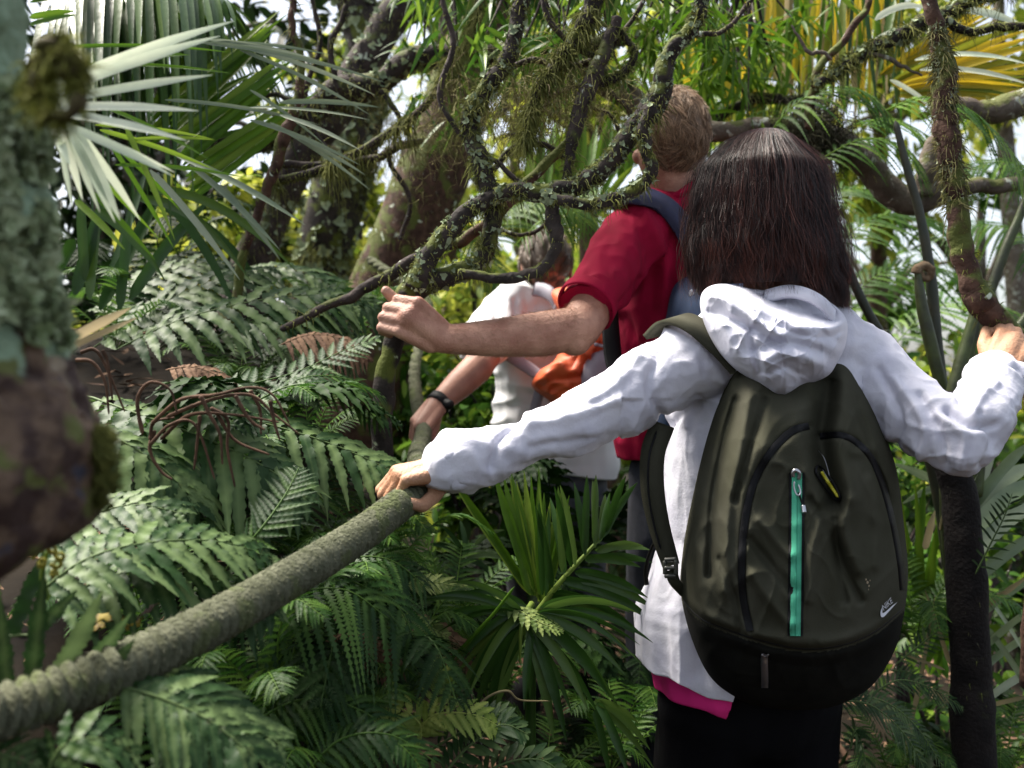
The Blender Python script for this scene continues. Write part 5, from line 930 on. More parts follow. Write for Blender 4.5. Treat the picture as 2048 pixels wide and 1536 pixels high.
for i, (a, b, w_) in enumerate([((120, 690), (262, 612), 20), ((130, 700), (275, 632), 12), ((120, 705), (210, 660), 10)]):
    b0 = S(*a, 1.1); b1 = S(*b, 1.15); D = b1-b0; ob('strip', blades(b0[None], nz(D)[None], np.array([[.3, .2, .9]]), np.array([[0, -1, .2]]), np.linalg.norm(D), w_/2000*1.12, 10, 'strap', .02, 0, .3, .1, seed=i, tint=1.), L_straw, ds)
fh = thing('fern_fiddleheads', 'cluster of yellow curled fern fiddleheads at the left edge above the rope', 'fern shoot')
ob('stem', tube(SS([(95, 1200, 1.0), (85, 1150, 1.0), (95, 1100, 1.0)]), [.004, .003, .002], 20, 8), L_young, fh)
for i, (x, y, s_) in enumerate([(80, 1097, 11), (103, 1098, 12), (118, 1112, 10), (112, 1128, 9), (80, 1125, 8), (60, 1108, 9), (105, 1150, 8), (85, 1170, 7)]):
    a = np.linspace(0, 9, 40); rr_ = (s_*(1-a/11))/2000; c = S(x, y, .99); P = np.stack([c[0]+rr_*np.cos(a+i), c[1]+.004*np.sin(a*.5), c[2]+rr_*np.sin(a+i)], 1); ob('curl', tube(P, np.linspace(.0026, .0010, 40), 60, 8), FG('fiddle', (.42, .36, .06), (.6, .5, .2), .6, .2), fh)
dl = thing('yellowing_leaf', 'curled dying leaf, yellow with brown ends, beside the upright fern blades', 'dead leaf')
for i_, q_ in enumerate([[(175, 1268), (190, 1238), (230, 1232), (270, 1240), (290, 1222), (314, 1208)], [(178, 1272), (196, 1250), (232, 1244), (268, 1250), (286, 1236)]]):
    P = crom(SS([(a, b, 1.16+.01*i_) for a, b in q_]), 40); u_ = np.linspace(0, 1, 40)[:, None]; w_ = np.array([0, .006, .0042])*(np.sin(np.pi*np.clip(u_*.94+.04, 0, 1))**.6)*(1+.3*np.sin(u_*38)); w_[:, 0] += .0025*np.sin(np.linspace(0, 20, 40))
    ob('blade', strip(P, w_, .0004), mat('dying_leaf', (.34, .25, .015), .7, (.05, .022, .014), 30, thr=(.44, .54), bump=.5), dl)
# ================================================================== YOUNG PALM, BOTTOM CENTRE
def straps(name, label, cat, items, m, d, group=None, part='leaf', arch=.12, fold=.35, seed=0, root=None, mm=14):
    """items: (x0,y0,x1,y1,width_px[,d0,d1][,arch])"""
    t = root or thing(name, label, cat, group); r = np.random.default_rng(seed)
    for i, it in enumerate(items):
        x0, y0, x1, y1, w_ = it[:5]; d0, d1 = (it[5], it[6]) if len(it) > 6 else (d, d+r.uniform(-.05, .05)); ar = it[7] if len(it) > 7 else arch
        a, b = S(x0, y0, d0), S(x1, y1, d1); L = np.linalg.norm(b-a); D = b-a; D[2] += ar*L*2; Dn = D/np.linalg.norm(D)
        s = np.array([0, -1, 0.])+r.normal(0, .25, 3); Sd = nz(np.cross(Dn, s)); K = np.linalg.norm(D)
        g = blades(a[None], Dn[None], Sd[None], np.cross(Sd, Dn)[None], K, w_/2000*(d0+d1)/2, mm, 'strap', ar*2*L/K, 0, fold, .04, seed=i+seed)
        ob(part, g, m, t)
    return t
yp = thing('young_palm', 'young palm with glossy ribbed leaflets arching out at the bottom centre', 'palm')
straps('', '', '', [(1062, 1190, 905, 965, 17.2, 1.95, 2, 0.02), (1057.78, 1178.89, 899.595, 948.439, 17.2, 1.95, 2, 0.02), (1066, 1190, 985, 938, 19.8, 1.9, 1.95, 0.02), (1059.06, 1187.24, 1006.73, 952.422, 19.8, 1.9, 1.95, 0.02), (1070, 1192, 1020, 955, 17.2, 1.9, 1.95, 0.01), (1074.24, 1184.21, 1021.91, 944.281, 17.2, 1.9, 1.95, 0.01), (1075, 1195, 1048, 942, 17.2, 1.9, 1.95, 0.01), (1069.76, 1183.97, 1033.15, 962.519, 17.2, 1.9, 1.95, 0.01), (1075, 1195, 1062, 948, 14.5, 1.92, 1.97, 0.01), (1080.26, 1203.59, 1077.62, 933.285, 14.5, 1.92, 1.97, 0.01), (1080, 1200, 1088, 985, 18.5, 1.9, 1.95, 0), (1076.96, 1203.56, 1100.06, 1002.02, 18.5, 1.9, 1.95, 0), (1085, 1205, 1122, 985, 18.5, 1.9, 1.95, 0), (1091.08, 1193.43, 1127.5, 993.242, 18.5, 1.9, 1.95, 0), (1090, 1205, 1140, 1010, 14.5, 1.9, 1.92, 0), (1090.1, 1195.98, 1138.63, 990.289, 14.5, 1.9, 1.92, 0), (1080, 1190, 1075, 975, 15.8, 1.88, 1.93, 0), (1086.95, 1200.23, 1077.48, 965.412, 15.8, 1.88, 1.93, 0)], L_palmg, 1.9, root=yp, part='upright_leaflet', seed=1)
straps('', '', '', [(1085, 1190, 1078, 1000, 11.9), (1091.54, 1192.03, 1097.88, 1016.71, 11.9), (1105, 1175, 1070, 1010, 13.2), (1105.13, 1172.59, 1075.14, 1006.69, 13.2), (1130, 1150, 1100, 995, 14.5), (1124.58, 1144.54, 1116.25, 973.075, 14.5), (1150, 1130, 1120, 970, 14.5), (1142.74, 1133.54, 1108.58, 971.662, 14.5), (1170, 1110, 1148, 965, 14.5), (1169.54, 1105.6, 1173.86, 950.388, 14.5), (1190, 1095, 1185, 960, 13.2), (1188.6, 1086.67, 1191.9, 949.263, 13.2), (1200, 1080, 1220, 985, 13.2), (1197.69, 1086.91, 1210.67, 987.809, 13.2), (1205, 1075, 1275, 965, 14.5), (1211.47, 1063.83, 1252.2, 951.986, 14.5), (1190, 1100, 1300, 1100, 17.2), (1194.24, 1103.23, 1286.35, 1091.89, 17.2), (1175, 1120, 1305, 1125, 18.5), (1169.84, 1118.85, 1281.23, 1134.47, 18.5), (1150, 1145, 1295, 1195, 21.1), (1156.33, 1157.73, 1307.21, 1217.07, 21.1), (1130, 1165, 1290, 1235, 21.1), (1122.29, 1159.09, 1314.23, 1248.21, 21.1), (1110, 1185, 1275, 1260, 19.8), (1108.57, 1197.41, 1281.27, 1275.26, 19.8), (1100, 1200, 1240, 1245, 14.5), (1096.69, 1191.36, 1237.1, 1227.55, 14.5)], L_palm, 1.85, root=yp, part='leaflet', seed=2, arch=.16)
ob('midrib', tube(SS([(1070, 1230, 1.85), (1120, 1165, 1.85), (1170, 1110, 1.86), (1215, 1060, 1.88)]), [.006, .005, .004, .002], 30, 7), L_young, yp)
straps('', '', '', [(1050, 1225, 875, 1265, 17.2), (1048.11, 1237.93, 866.228, 1241.45, 17.2), (1045, 1230, 905, 1330, 15.8), (1037.72, 1220.75, 919.755, 1323.41, 15.8), (1045, 1235, 910, 1400, 18.5), (1041.65, 1223.72, 935.051, 1396.35, 18.5), (1045, 1240, 945, 1430, 22.4), (1040.33, 1227.66, 921.874, 1414.1, 22.4), (1048, 1245, 930, 1360, 17.2), (1050.83, 1235.19, 906.126, 1359.55, 17.2), (1050, 1255, 990, 1430, 23.8), (1045.98, 1268.93, 970.358, 1431.4, 23.8), (1055, 1260, 1108, 1485, 22.4), (1059.38, 1257.46, 1133.36, 1483.93, 22.4), (1060, 1255, 1132, 1465, 19.8), (1055.87, 1252.5, 1107.92, 1461.22, 19.8), (1062, 1250, 1178, 1425, 19.8), (1057.98, 1260.9, 1195.21, 1424.93, 19.8), (1066, 1240, 1235, 1410, 27.7), (1058.51, 1233.12, 1221.6, 1395.99, 27.7), (1070, 1232, 1250, 1350, 19.8), (1065.7, 1242.35, 1231.37, 1328.46, 19.8), (1075, 1225, 1280, 1290, 14.5), (1081.85, 1226.83, 1305.51, 1285.34, 14.5), (1080, 1222, 1262, 1310, 11.9), (1086.42, 1226.31, 1277.12, 1321.75, 11.9), (1055, 1262, 1145, 1430, 14.5), (1054.91, 1250.6, 1129.97, 1447.94, 14.5), (1042, 1232, 860, 1195, 14.5), (1048.4, 1243.89, 851.503, 1202.53, 14.5), (1080, 1215, 1260, 1225, 15.8), (1084.79, 1218.99, 1276.37, 1226.35, 15.8), (1060, 1262, 1060, 1400, 17.2), (1062.48, 1267.21, 1047.95, 1420.29, 17.2), (1045, 1225, 900, 1165, 13.2), (1052.3, 1213.08, 924.497, 1187.17, 13.2)], L_palm, 1.72, root=yp, part='leaflet', seed=3, arch=.24)
ob('midrib', tube(SS([(1065, 1205, 1.76), (1050, 1230, 1.72), (1042, 1262, 1.70), (1040, 1330, 1.70)]), [.006, .005, .004, .001], 30, 7), L_young, yp)
ob('stem', tube(SS([(1060, 1600, 1.9), (1062, 1400, 1.9), (1068, 1210, 1.86)]), [.012, .010, .007], 20, 9), L_palm, yp)
st = thing('dry_stalk', 'bare greenish stalk crossing in front of the young palm', 'stalk'); ob('stalk', tube(SS([(1030, 1172, 1.66), (985, 1230, 1.66), (930, 1290, 1.67), (900, 1330, 1.70), (880, 1450, 1.75)]), [.0022, .003, .0035, .003, .003], 30, 7), L_palmg, st)
st = thing('dead_stalk', 'thin pale bent dead stalk low in front of the young palm', 'stalk'); ob('stalk', tube(SS([(930, 1440, 1.62), (975, 1395, 1.62), (1015, 1382, 1.62), (1040, 1400, 1.63), (1100, 1402, 1.65)]), [.002, .002, .002, .0015, .001], 30, 7), L_straw, st)
straps('palm_seedling', 'narrow leaved palm seedling in the shade at the bottom, beside the dark trousers', 'palm', [(1190, 1400, 1300, 1500, 16), (1195, 1405, 1260, 1560, 18), (1190, 1410, 1310, 1540, 14), (1200, 1400, 1280, 1450, 14), (1190, 1420, 1220, 1560, 16)], L_palm, 1.75, arch=.2, seed=5)
straps('grey_leaved_plant', 'plant with drooping narrow greyish leaves behind the rope hand', 'plant', [(930, 1110, 850, 1090, 10), (935, 1115, 1010, 1120, 12), (930, 1120, 870, 1150, 14), (935, 1110, 920, 1040, 10), (940, 1120, 1000, 1170, 12), (930, 1110, 880, 1050, 10), (950, 1090, 1010, 1060, 10)], L_hard, 2.2, arch=.2, seed=6)
# ================================================================== PALE FROND WITH SUN GLARE IN ITS COLOUR, UPPER LEFT
straps('glare_pale_frond', 'pale silvery palm frond fanning out brightly from behind the left trunk', 'palm frond', [
    (95, 175, 468, 42, 19, 1.12, 1.2, .03), (90, 190, 440, 72, 20, 1.1, 1.18, .03), (95, 205, 425, 150, 17, 1.1, 1.15, .02), (90, 215, 397, 222, 19, 1.08, 1.14, .03), (80, 222, 372, 281, 22, 1.08, 1.12, .04), (110, 245, 345, 352, 19, 1.08, 1.12, .05), (120, 250, 350, 345, 12, 1.1, 1.13, .05),
    (150, 262, 240, 440, 24, 1.08, 1.1, .05), (140, 260, 230, 445, 17, 1.07, 1.1, .05), (135, 258, 200, 425, 16, 1.08, 1.1, .04), (125, 255, 165, 400, 16, 1.08, 1.1, .04), (115, 250, 145, 415, 12, 1.08, 1.1, .04), (160, 268, 280, 440, 17, 1.12, 1.15, .05), (105, 248, 140, 330, 20)], L_pale_glare, 1.1, part='leaflet', arch=.05, seed=9)
straps('green_palm_frond', 'thin green leaflets spraying from behind the silvery frond', 'palm frond', [(120, 95, 460, 105, 8), (150, 130, 470, 148, 7), (190, 250, 425, 278, 8), (200, 260, 430, 340, 10), (230, 330, 490, 355, 8), (250, 250, 350, 480, 12), (210, 270, 350, 500, 10), (180, 380, 310, 520, 12), (150, 400, 250, 500, 14), (260, 280, 430, 280, 7), (240, 120, 380, 110, 10), (60, 35, 150, 22, 12), (60, 50, 155, 30, 10), (140, 300, 320, 480, 11), (240, 300, 360, 420, 9), (200, 210, 420, 320, 8), (60, 5, 180, -10, 10)], L_palmg, 1.35, part='leaflet', arch=.05, seed=10)
pg_ = 'palms in the upper left'
plant('hanging_palm_frond', 'palm frond with a comb of straight leaflets hanging down at the top left', 'palm frond', [
    dict(p=[(120, -60, 2.6), (220, -80, 2.6), (330, -60, 2.6), (450, 0, 2.6)], L=330, w=15, n=36, droop=.9, ang=80, prof='flat', side=(1, 1), up=(0, -.3, 1)),
    dict(p=[(100, 30, 2.9), (200, -20, 2.9), (300, -30, 2.9), (420, -10, 2.9)], L=300, w=14, n=34, droop=.9, ang=80, prof='flat')], L_palm, pg_, 'palm')
straps('green_palm', 'palm with broad leaflets slanting up to the right behind the silver frond', 'palm', [(330+6*i, 210+22*i, 560+10*i-(i % 3)*30, 20+26*i, 15, 2.5, 2.7, .0) for i in range(9)]+[(336+6*i, 221+22*i, 575+10*i-(i % 3)*30, 28+26*i, 14, 2.5, 2.7, .0) for i in range(9)]+[(340+5*i, 200+16*i, 500+8*i, 90+26*i, 13, 2.6, 2.8, .02) for i in range(7)]+[(300, 220+14*i, 420+18*i, 40+20*i, 12, 2.7, 2.8, .0) for i in range(6)], L_palmg, 2.6, pg_, part='leaflet', seed=12)
straps('grey_palm_leaflets', 'long pale narrow leaflets streaking across to the mossy trunk', 'palm frond', [(420, 80, 660, 130, 9), (400, 85, 770, 165, 9), (470, 90, 750, 190, 9), (480, 100, 740, 230, 8), (560, 205, 760, 215, 10), (500, 215, 740, 240, 8), (560, 230, 720, 300, 9), (500, 240, 720, 330, 9), (540, 245, 740, 380, 8), (430, 85, 660, 110, 7), (600, 280, 730, 350, 8), (330, 200, 640, 250, 8), (500, 180, 650, 290, 7), (380, 330, 560, 500, 12), (350, 310, 610, 450, 14), (300, 340, 480, 560, 14), (440, 370, 560, 520, 12)], FG('palm_grey', (.16, .20, .13), (.34, .38, .28), .4, .25), 2.2, pg_, part='leaflet', arch=.06, seed=13)
straps('arching_palm', 'low palm with broad arching leaves above the ferns on the left', 'palm', [(200, 620, 330, 370, 24, 2.4, 2.6, .02), (180, 600, 200, 400, 22), (240, 620, 260, 430, 20), (210, 600, 300, 320, 22, 2.5, 2.6, .0), (280, 400, 500, 560, 20, 2.3, 2.2, .28), (300, 380, 590, 540, 18, 2.3, 2.3, .25), (320, 400, 480, 640, 18, 2.4, 2.4, .25), (170, 560, 160, 380, 20), (260, 600, 420, 400, 24), (190, 420, 330, 560, 20, 2.2, 2.2, .2), (150, 590, 230, 360, 26), (150, 480, 110, 560, 24), (330, 420, 560, 640, 20, 2.6, 2.6, .3)], L_palm, 2.4, pg_, part='leaf', arch=.1, seed=14)
# ================================================================== MIDDLE AND RIGHT FOLIAGE
straps('sunlit_palm', 'bright yellow green palm leaf between the branches and the red shirted mans face', 'palm', [(1060+16*i, 400-4*i, 1062+18*i+(i % 3)*6, 222+(i % 4)*10, 19, 3.4, 3.5, .0) for i in range(13)]+[(1200, 420, 1270, 330, 14), (1190, 430, 1290, 360, 14), (1160, 420, 1100, 330, 14), (1200, 400, 1260, 300, 12), (1180, 410, 1280, 400, 12)], L_palmg, 3.4, part='leaflet', seed=15)
plant('tree_fern', 'tree fern with fine drooping fronds behind the head of the farthest hiker', 'tree fern', [
    dict(p=[(1000, 430, 2.85), (1060, 400, 2.8), (1130, 410, 2.8), (1190, 460, 2.75)], L=90, w=16, n=26, droop=.6),
    dict(p=[(1030, 490, 2.95), (1090, 440, 2.9), (1170, 430, 2.9), (1230, 470, 2.9)], L=80, w=16, n=26, droop=.6),
    dict(p=[(980, 500, 3.6), (1020, 430, 3.6), (1090, 400, 3.6), (1160, 420, 3.6)], L=120, w=20, n=24, droop=.6),
    dict(p=[(1150, 400, 3.6), (1200, 380, 3.6), (1260, 400, 3.6), (1300, 440, 3.6)], L=110, w=20, n=24, droop=.6),
    dict(p=[(930, 440, 3.8), (960, 500, 3.8), (1000, 560, 3.8), (1020, 640, 3.8)], L=90, w=18, n=22, droop=.3)], L_tree, 'tree ferns')
def skirt(name, label, x0, x1, y0, y1, n, m, d, seed, slant=0, w=11, part='hanging_leaf', cat='palm'):
    r = np.random.default_rng(seed); t = thing(name, label, cat, 'palms in the upper right')
    for i in range(n):
        x = x0+(x1-x0)*(i+r.uniform(0, 1))/n; ya = y0+r.uniform(-40, 40); yb = y1+r.uniform(-60, 50); dd = d+r.uniform(-.15, .25); a = S(x, ya, dd); b = S(x+slant+r.uniform(-30, 30), yb, dd+r.uniform(-.1, .1)); L = np.linalg.norm(b-a)
        Dn = nz(b-a); Sd = nz(np.cross(Dn, [r.uniform(-.6, .6), -1, 0])); ob(part, blades(a[None], Dn[None], Sd[None], np.cross(Sd, Dn)[None], L, w/2000*dd*r.uniform(.6, 1.4), 10, 'strap', 0, r.uniform(-.08, .08), .35, .05, seed=i+seed), m[r.integers(0, len(m))], t)
    return t
skirt('yellowing_palm', 'palm with a hanging skirt of yellow and green leaf strips at the upper right', 1490, 1810, -40, 205, 95, [L_palmg, L_yellow, L_yellow, L_palm, L_straw], 3.2, 3, slant=-8)
skirt('green_hanging_palm', 'palm with hanging green strips behind the head of the man in red', 1330, 1520, 60, 260, 46, [L_palmg, L_yellow, L_palm], 3.6, 5)
straps('fan_palm', 'palm whose golden green strips sweep to the right edge at the top', 'palm', [(1780+4*i, 165+3*i, 2060+(i % 4)*12, 40+14*i, 15, 3.0, 2.8, .03) for i in range(14)]+[(1760, 150, 1990, -20+12*i, 13, 3.1, 3.0, .0) for i in range(8)]+[(1800, 170+4*i, 2050, 150+12*i, 12, 2.9, 2.8, .12) for i in range(7)], L_yellow, 3., 'palms in the upper right', part='leaflet', seed=17)
straps('pale_palm_leaf', 'pale curved palm strips at the upper right edge', 'palm frond', [(1750, 40, 1860, 20, 14, 2.7, 2.7, .3), (1740, 90, 1850, 60, 12, 2.7, 2.7, .25), (1830, 120, 2060, 130, 12, 2.7, 2.6, .15), (1840, 140, 2060, 170, 12, 2.7, 2.6, .12), (1900, 20, 2060, 60, 18), (1780, 160, 1900, 250, 10)], L_pale_glare, 2.7, 'palms in the upper right', part='leaflet', seed=18)
# tree ferns, right
tf = []
rr_ = np.random.default_rng(44)
plant('tree_fern', 'tree fern arching over the dipping limb at the right, dark leaflets hanging in rows', 'tree fern', [
    dict(p=[(1520, 290, 2.55), (1590, 210, 2.5), (1670, 175, 2.5), (1740, 190, 2.5), (1790, 250, 2.5)], L=110, w=17, n=24, droop=.6),
    dict(p=[(1760, 225, 2.5), (1850, 195, 2.5), (1940, 220, 2.5), (2020, 300, 2.5), (2060, 380, 2.5)], L=130, w=18, n=26, droop=.6),
    dict(p=[(1620, 330, 2.6), (1720, 280, 2.6), (1800, 290, 2.6), (1850, 340, 2.6)], L=110, w=17, n=22, droop=.6),
    dict(p=[(1700, 250, 2.9), (1790, 240, 2.9), (1880, 290, 2.9), (1950, 360, 2.9)], L=120, w=20, n=24, droop=.5)], L_tree, 'tree ferns', up=(0, -.5, 1))
plant('tree_fern', 'tree fern with broad green fronds behind the woman at the right edge', 'tree fern', [
    dict(p=[(1660, 500, 3.1), (1740, 440, 3.1), (1830, 430, 3.1), (1930, 470, 3.1)], L=140, w=22, n=24, droop=.5),
    dict(p=[(1680, 640, 3.3), (1740, 560, 3.3), (1840, 530, 3.3), (1950, 560, 3.3)], L=140, w=22, n=24, droop=.5),
    dict(p=[(2100, 380, 3.0), (2040, 330, 3.0), (1960, 330, 3.0), (1890, 380, 3.0)], L=150, w=22, n=24, droop=.5),
    dict(p=[(2100, 560, 3.2), (2040, 470, 3.2), (1960, 450, 3.2), (1880, 480, 3.2)], L=130, w=22, n=24, droop=.5),
    dict(p=[(1780, 700, 3.6), (1860, 620, 3.6), (1960, 600, 3.6), (2060, 640, 3.6)], L=140, w=24, n=24, droop=.5),
    dict(p=[(1640, 420, 3.4), (1690, 380, 3.4), (1760, 390, 3.4), (1820, 450, 3.4)], L=120, w=20, n=24, droop=.5)], L_tree, 'tree ferns', up=(0, -.5, 1))
ts = thing('tree_fern', 'clump of upright green tree fern stems rising behind the right arm of the nearest hiker', 'tree fern', 'tree ferns')
for i, (q, d_) in enumerate([([(1835, 540, 7), (1842, 600, 11), (1855, 660, 13), (1875, 740, 13), (1900, 830, 13), (1930, 1000, 15), (1950, 1300, 18)], 2.35), ([(1790, 240, 6), (1815, 340, 8), (1840, 430, 9), (1862, 560, 11), (1872, 680, 12), (1886, 800, 13), (1910, 1000, 15), (1940, 1300, 18)], 2.4), ([(1950, 620, 9), (1935, 680, 12), (1918, 740, 14), (1905, 810, 15), (1895, 1000, 16), (1920, 1300, 18)], 2.3), ([(2070, 350, 8), (2040, 430, 9), (2010, 500, 10), (1975, 600, 10), (1950, 660, 11), (1930, 800, 12), (1930, 1300, 16)], 2.45), ([(1640, 420, 6), (1680, 500, 8), (1715, 580, 9), (1750, 650, 10), (1815, 760, 12), (1880, 1000, 14), (1920, 1300, 16)], 2.5), ([(1700, 560, 5), (1730, 620, 6), (1780, 690, 8), (1830, 790, 9), (1900, 1000, 12)], 2.6), ([(1770, 660, 8), (1800, 720, 9), (1830, 820, 10), (1890, 1000, 12)], 2.7), ([(2080, 600, 9), (2020, 680, 11), (1975, 770, 12), (1950, 1000, 14)], 2.4)]):
    P = np.array([S(a, b, d_) for a, b, c_ in q]); ob('stem', tube(P, [c_/2000*d_ for a, b, c_ in q], 80, 10, .08, 40, i), mat('fern_stem', (.06, .085, .02), .5, (.025, .03, .012), 18, bump=.3) if i not in (1, 4) else mat('fern_stem_dark', (.014, .022, .012), .5, (.03, .03, .015), 18, bump=.3), ts)
a = np.linspace(0, 7, 50); c = S(1850, 548, 2.35); Rr_ = (19-2.1*a)/2000*2.35; P = np.stack([c[0]-Rr_*np.cos(a), c[1]+0*a, c[2]+Rr_*np.sin(a)], 1); ob('crozier', tube(P, np.linspace(.012, .006, 50), 90, 10, .35, 90, 3), mat('brown_scales', (.10, .06, .03), .9, (.17, .12, .07), 90, bump=1), ts)
straps('flax_bush', 'flax with broad glossy pale leaves catching the light right of the dark trunk', 'flax', [(1930, 1010, 1990, 910, 26), (1940, 1020, 2070, 880, 24, 2.4, 2.4, .15), (1930, 1040, 2080, 930, 30, 2.4, 2.5, .2), (1930, 1080, 2090, 960, 32, 2.3, 2.4, .2), (1940, 1120, 2090, 1000, 30, 2.3, 2.4, .15), (1950, 1160, 2090, 1060, 24), (1960, 1300, 2090, 1200, 20), (1960, 1340, 2080, 1260, 16), (1960, 1230, 2080, 1150, 16), (1970, 1400, 2090, 1330, 16), (1930, 1000, 1780, 925, 18, 2.6, 2.6, .1), (1920, 960, 1800, 1010, 14, 2.6, 2.6, .1), (1980, 1480, 2080, 1390, 14), (1970, 1190, 2060, 1330, 12), (1970, 1250, 2080, 1420, 12)], L_flax_lit, 2.4, part='leaf', arch=.1, seed=19)
straps('sword_leaved_plant', 'green sword leaved plant between the backpack and the dark trunk', 'plant', [(1860, 1300, 1900, 1080, 16), (1850, 1300, 1870, 1060, 18), (1840, 1250, 1800, 1000, 14), (1850, 1280, 1830, 960, 14), (1840, 1220, 1890, 1000, 16), (1860, 1350, 1960, 1150, 14), (1850, 1330, 1910, 1180, 18), (1830, 1180, 1850, 960, 16), (1820, 1160, 1790, 930, 12), (1880, 1350, 1850, 1150, 16), (1830, 1260, 1895, 1130, 22)], L_palmg, 2.5, part='leaf', arch=.04, seed=20)
straps('brown_flax_leaves', 'withered brown strips leaning among the leaves beside the backpack', 'dead leaf', [(1830, 1420, 1870, 1190, 9), (1900, 1330, 1850, 1180, 9), (1800, 1560, 1850, 1300, 10), (1850, 1100, 1870, 1020, 14), (1880, 1060, 1900, 980, 14), (1960, 1220, 2060, 1150, 12), (1890, 1340, 1780, 1300, 6), (1920, 1420, 1830, 1360, 6), (1980, 1410, 2070, 1390, 10), (1770, 1560, 1790, 1460, 8)], L_straw, 2.3, part='strip', arch=.02, seed=21)
plant('ladder_fern', 'small grey green comb fern drooping at the bottom right below the backpack', 'fern', [
    dict(p=[(1660, 1400, 1.9), (1740, 1410, 1.9), (1810, 1470, 1.9), (1860, 1560, 1.9)], L=52, w=13, n=26, droop=.2),
    dict(p=[(1690, 1400, 1.95), (1760, 1400, 1.95), (1830, 1450, 1.95), (1890, 1540, 1.95)], L=46, w=12, n=26, droop=.2),
    dict(p=[(1740, 1390, 2.1), (1800, 1360, 2.1), (1870, 1380, 2.1), (1930, 1420, 2.1)], L=44, w=12, n=22, droop=.2),
    dict(p=[(1790, 1330, 2.2), (1840, 1290, 2.2), (1890, 1250, 2.2), (1930, 1220, 2.2)], L=40, w=12, n=18, droop=.1),
    dict(p=[(1780, 1340, 2.2), (1830, 1350, 2.2), (1870, 1400, 2.2)], L=38, w=12, n=16, droop=.1),
    dict(p=[(1700, 1500, 1.9), (1712, 1460, 1.9), (1730, 1520, 1.9), (1735, 1600, 1.9)], L=40, w=11, n=14, droop=.2)], L_hard, 'small ferns at the lower right')
plant('black_leaflet_frond', 'sparse dark frond silhouetted against the pale flax leaves', 'fern', [dict(p=[(1950, 1150, 2.1), (1985, 1080, 2.1), (2010, 1030, 2.1), (2025, 985, 2.1)], L=46, w=5, n=12, droop=.2, kind='palm')], L_dark)
# shrubs of small leaves
def leaf_cloud(c, rad, n, size, m, name, parent, seed, asp=.5, shape='oval', mm=4, shell=.5, wob=.5):
    r = np.random.default_rng(seed); k = max(5, n//60); cc = r.normal(size=(k, 3)); cc = nz(cc)*(r.random((k, 1))**.6); cs = r.uniform(.15, .38, k)
    i = r.integers(0, k, n); P = cc[i]+r.normal(0, 1, (n, 3))*cs[i][:, None]*.55; P = P*np.asarray(rad)+c
    D = nz(r.normal(0, 1, (n, 3))+(cc[i])*.8+[0, 0, -.25]); Sd = nz(np.cross(D, [0, 0, 1.]+r.normal(0, wob, (n, 3)))); N = np.cross(Sd, D); L = size*r.uniform(.5, 1.4, n)
    return ob(name, blades(P, D, Sd, N, L, L*asp, mm, shape, .2, 0, .25, .1, seed=seed), m, parent)
sg = 'leafy shrubs beyond the rope'
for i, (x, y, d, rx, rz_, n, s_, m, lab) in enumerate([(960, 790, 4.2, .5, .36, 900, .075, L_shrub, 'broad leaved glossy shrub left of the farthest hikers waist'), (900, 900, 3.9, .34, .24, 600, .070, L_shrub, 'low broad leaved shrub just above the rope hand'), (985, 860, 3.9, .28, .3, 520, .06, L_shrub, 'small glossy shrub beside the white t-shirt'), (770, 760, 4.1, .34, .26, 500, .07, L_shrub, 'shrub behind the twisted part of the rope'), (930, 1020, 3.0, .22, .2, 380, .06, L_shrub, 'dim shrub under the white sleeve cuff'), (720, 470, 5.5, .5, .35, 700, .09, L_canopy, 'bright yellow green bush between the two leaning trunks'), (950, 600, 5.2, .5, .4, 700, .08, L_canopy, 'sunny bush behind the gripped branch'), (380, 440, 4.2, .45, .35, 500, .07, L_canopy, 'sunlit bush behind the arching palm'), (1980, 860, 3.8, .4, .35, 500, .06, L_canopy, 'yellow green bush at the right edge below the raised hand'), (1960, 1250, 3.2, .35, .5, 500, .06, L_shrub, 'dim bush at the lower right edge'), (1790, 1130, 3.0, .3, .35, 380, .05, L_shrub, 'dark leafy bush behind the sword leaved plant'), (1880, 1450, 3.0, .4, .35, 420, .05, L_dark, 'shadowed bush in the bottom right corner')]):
    t = thing('shrub', lab, 'shrub', sg); c = S(x, y, d); leaf_cloud(c, (rx, rx, rz_), n, s_, m, 'foliage', t, 100+i)
    g = gz_(c[0], c[1]); 
    for j in range(3): ob('stem', tube([[c[0]+.05*j, c[1]+.03*j, min(g, c[2]-.2)], c+[0, 0, -.1], c+[.12*(j-1), .03, .2]], [.012, .009, .004], 14, 6), BKd, t)
# lance leaved foliage at the top
def lance(name, lab, spots, n, size, m, seed, asp=.12, sp=.10, group='drooping lance leaved sprays overhead'):
    t = thing(name, lab, 'tree', group)
    for i, (x, y, d) in enumerate(spots):
        r = np.random.default_rng(seed+i); c = S(x, y, d); P = c+r.normal(0, sp, (n, 3))*[1, .6, .6]; kc = 6; ct = c+r.normal(0, sp*1.1, (kc, 3)); j = r.integers(0, kc, n); P = ct[j]+r.normal(0, sp*.16, (n, 3))
        D = nz(r.normal(0, .8, (n, 3))+[0, 0, -.55]); Sd = nz(np.cross(D, r.normal(0, 1, (n, 3)))); ob('foliage', blades(P, D, Sd, np.cross(Sd, D), size*r.uniform(.6, 1.3, n), size*asp, 6, 'lance', .35, 0, .2, .05, seed=seed+i), m, t)
        for q in range(kc): ob('twig', tube([c+[0, 0, .25], (c+ct[q])/2+[0, 0, .08], ct[q]], [.006, .004, .002], 10, 6), BKd, t)
    return t
lance('lance_leaved_tree', 'sprays of pale narrow leaves hanging above the head of the man in red', [(1370, 90, 2.7), (1440, 60, 2.8), (1500, 100, 2.8), (1390, 160, 2.9), (1450, 150, 3.0), (1340, 20, 2.6), (1480, 10, 2.8)], 90, .10, L_palmg, 50)
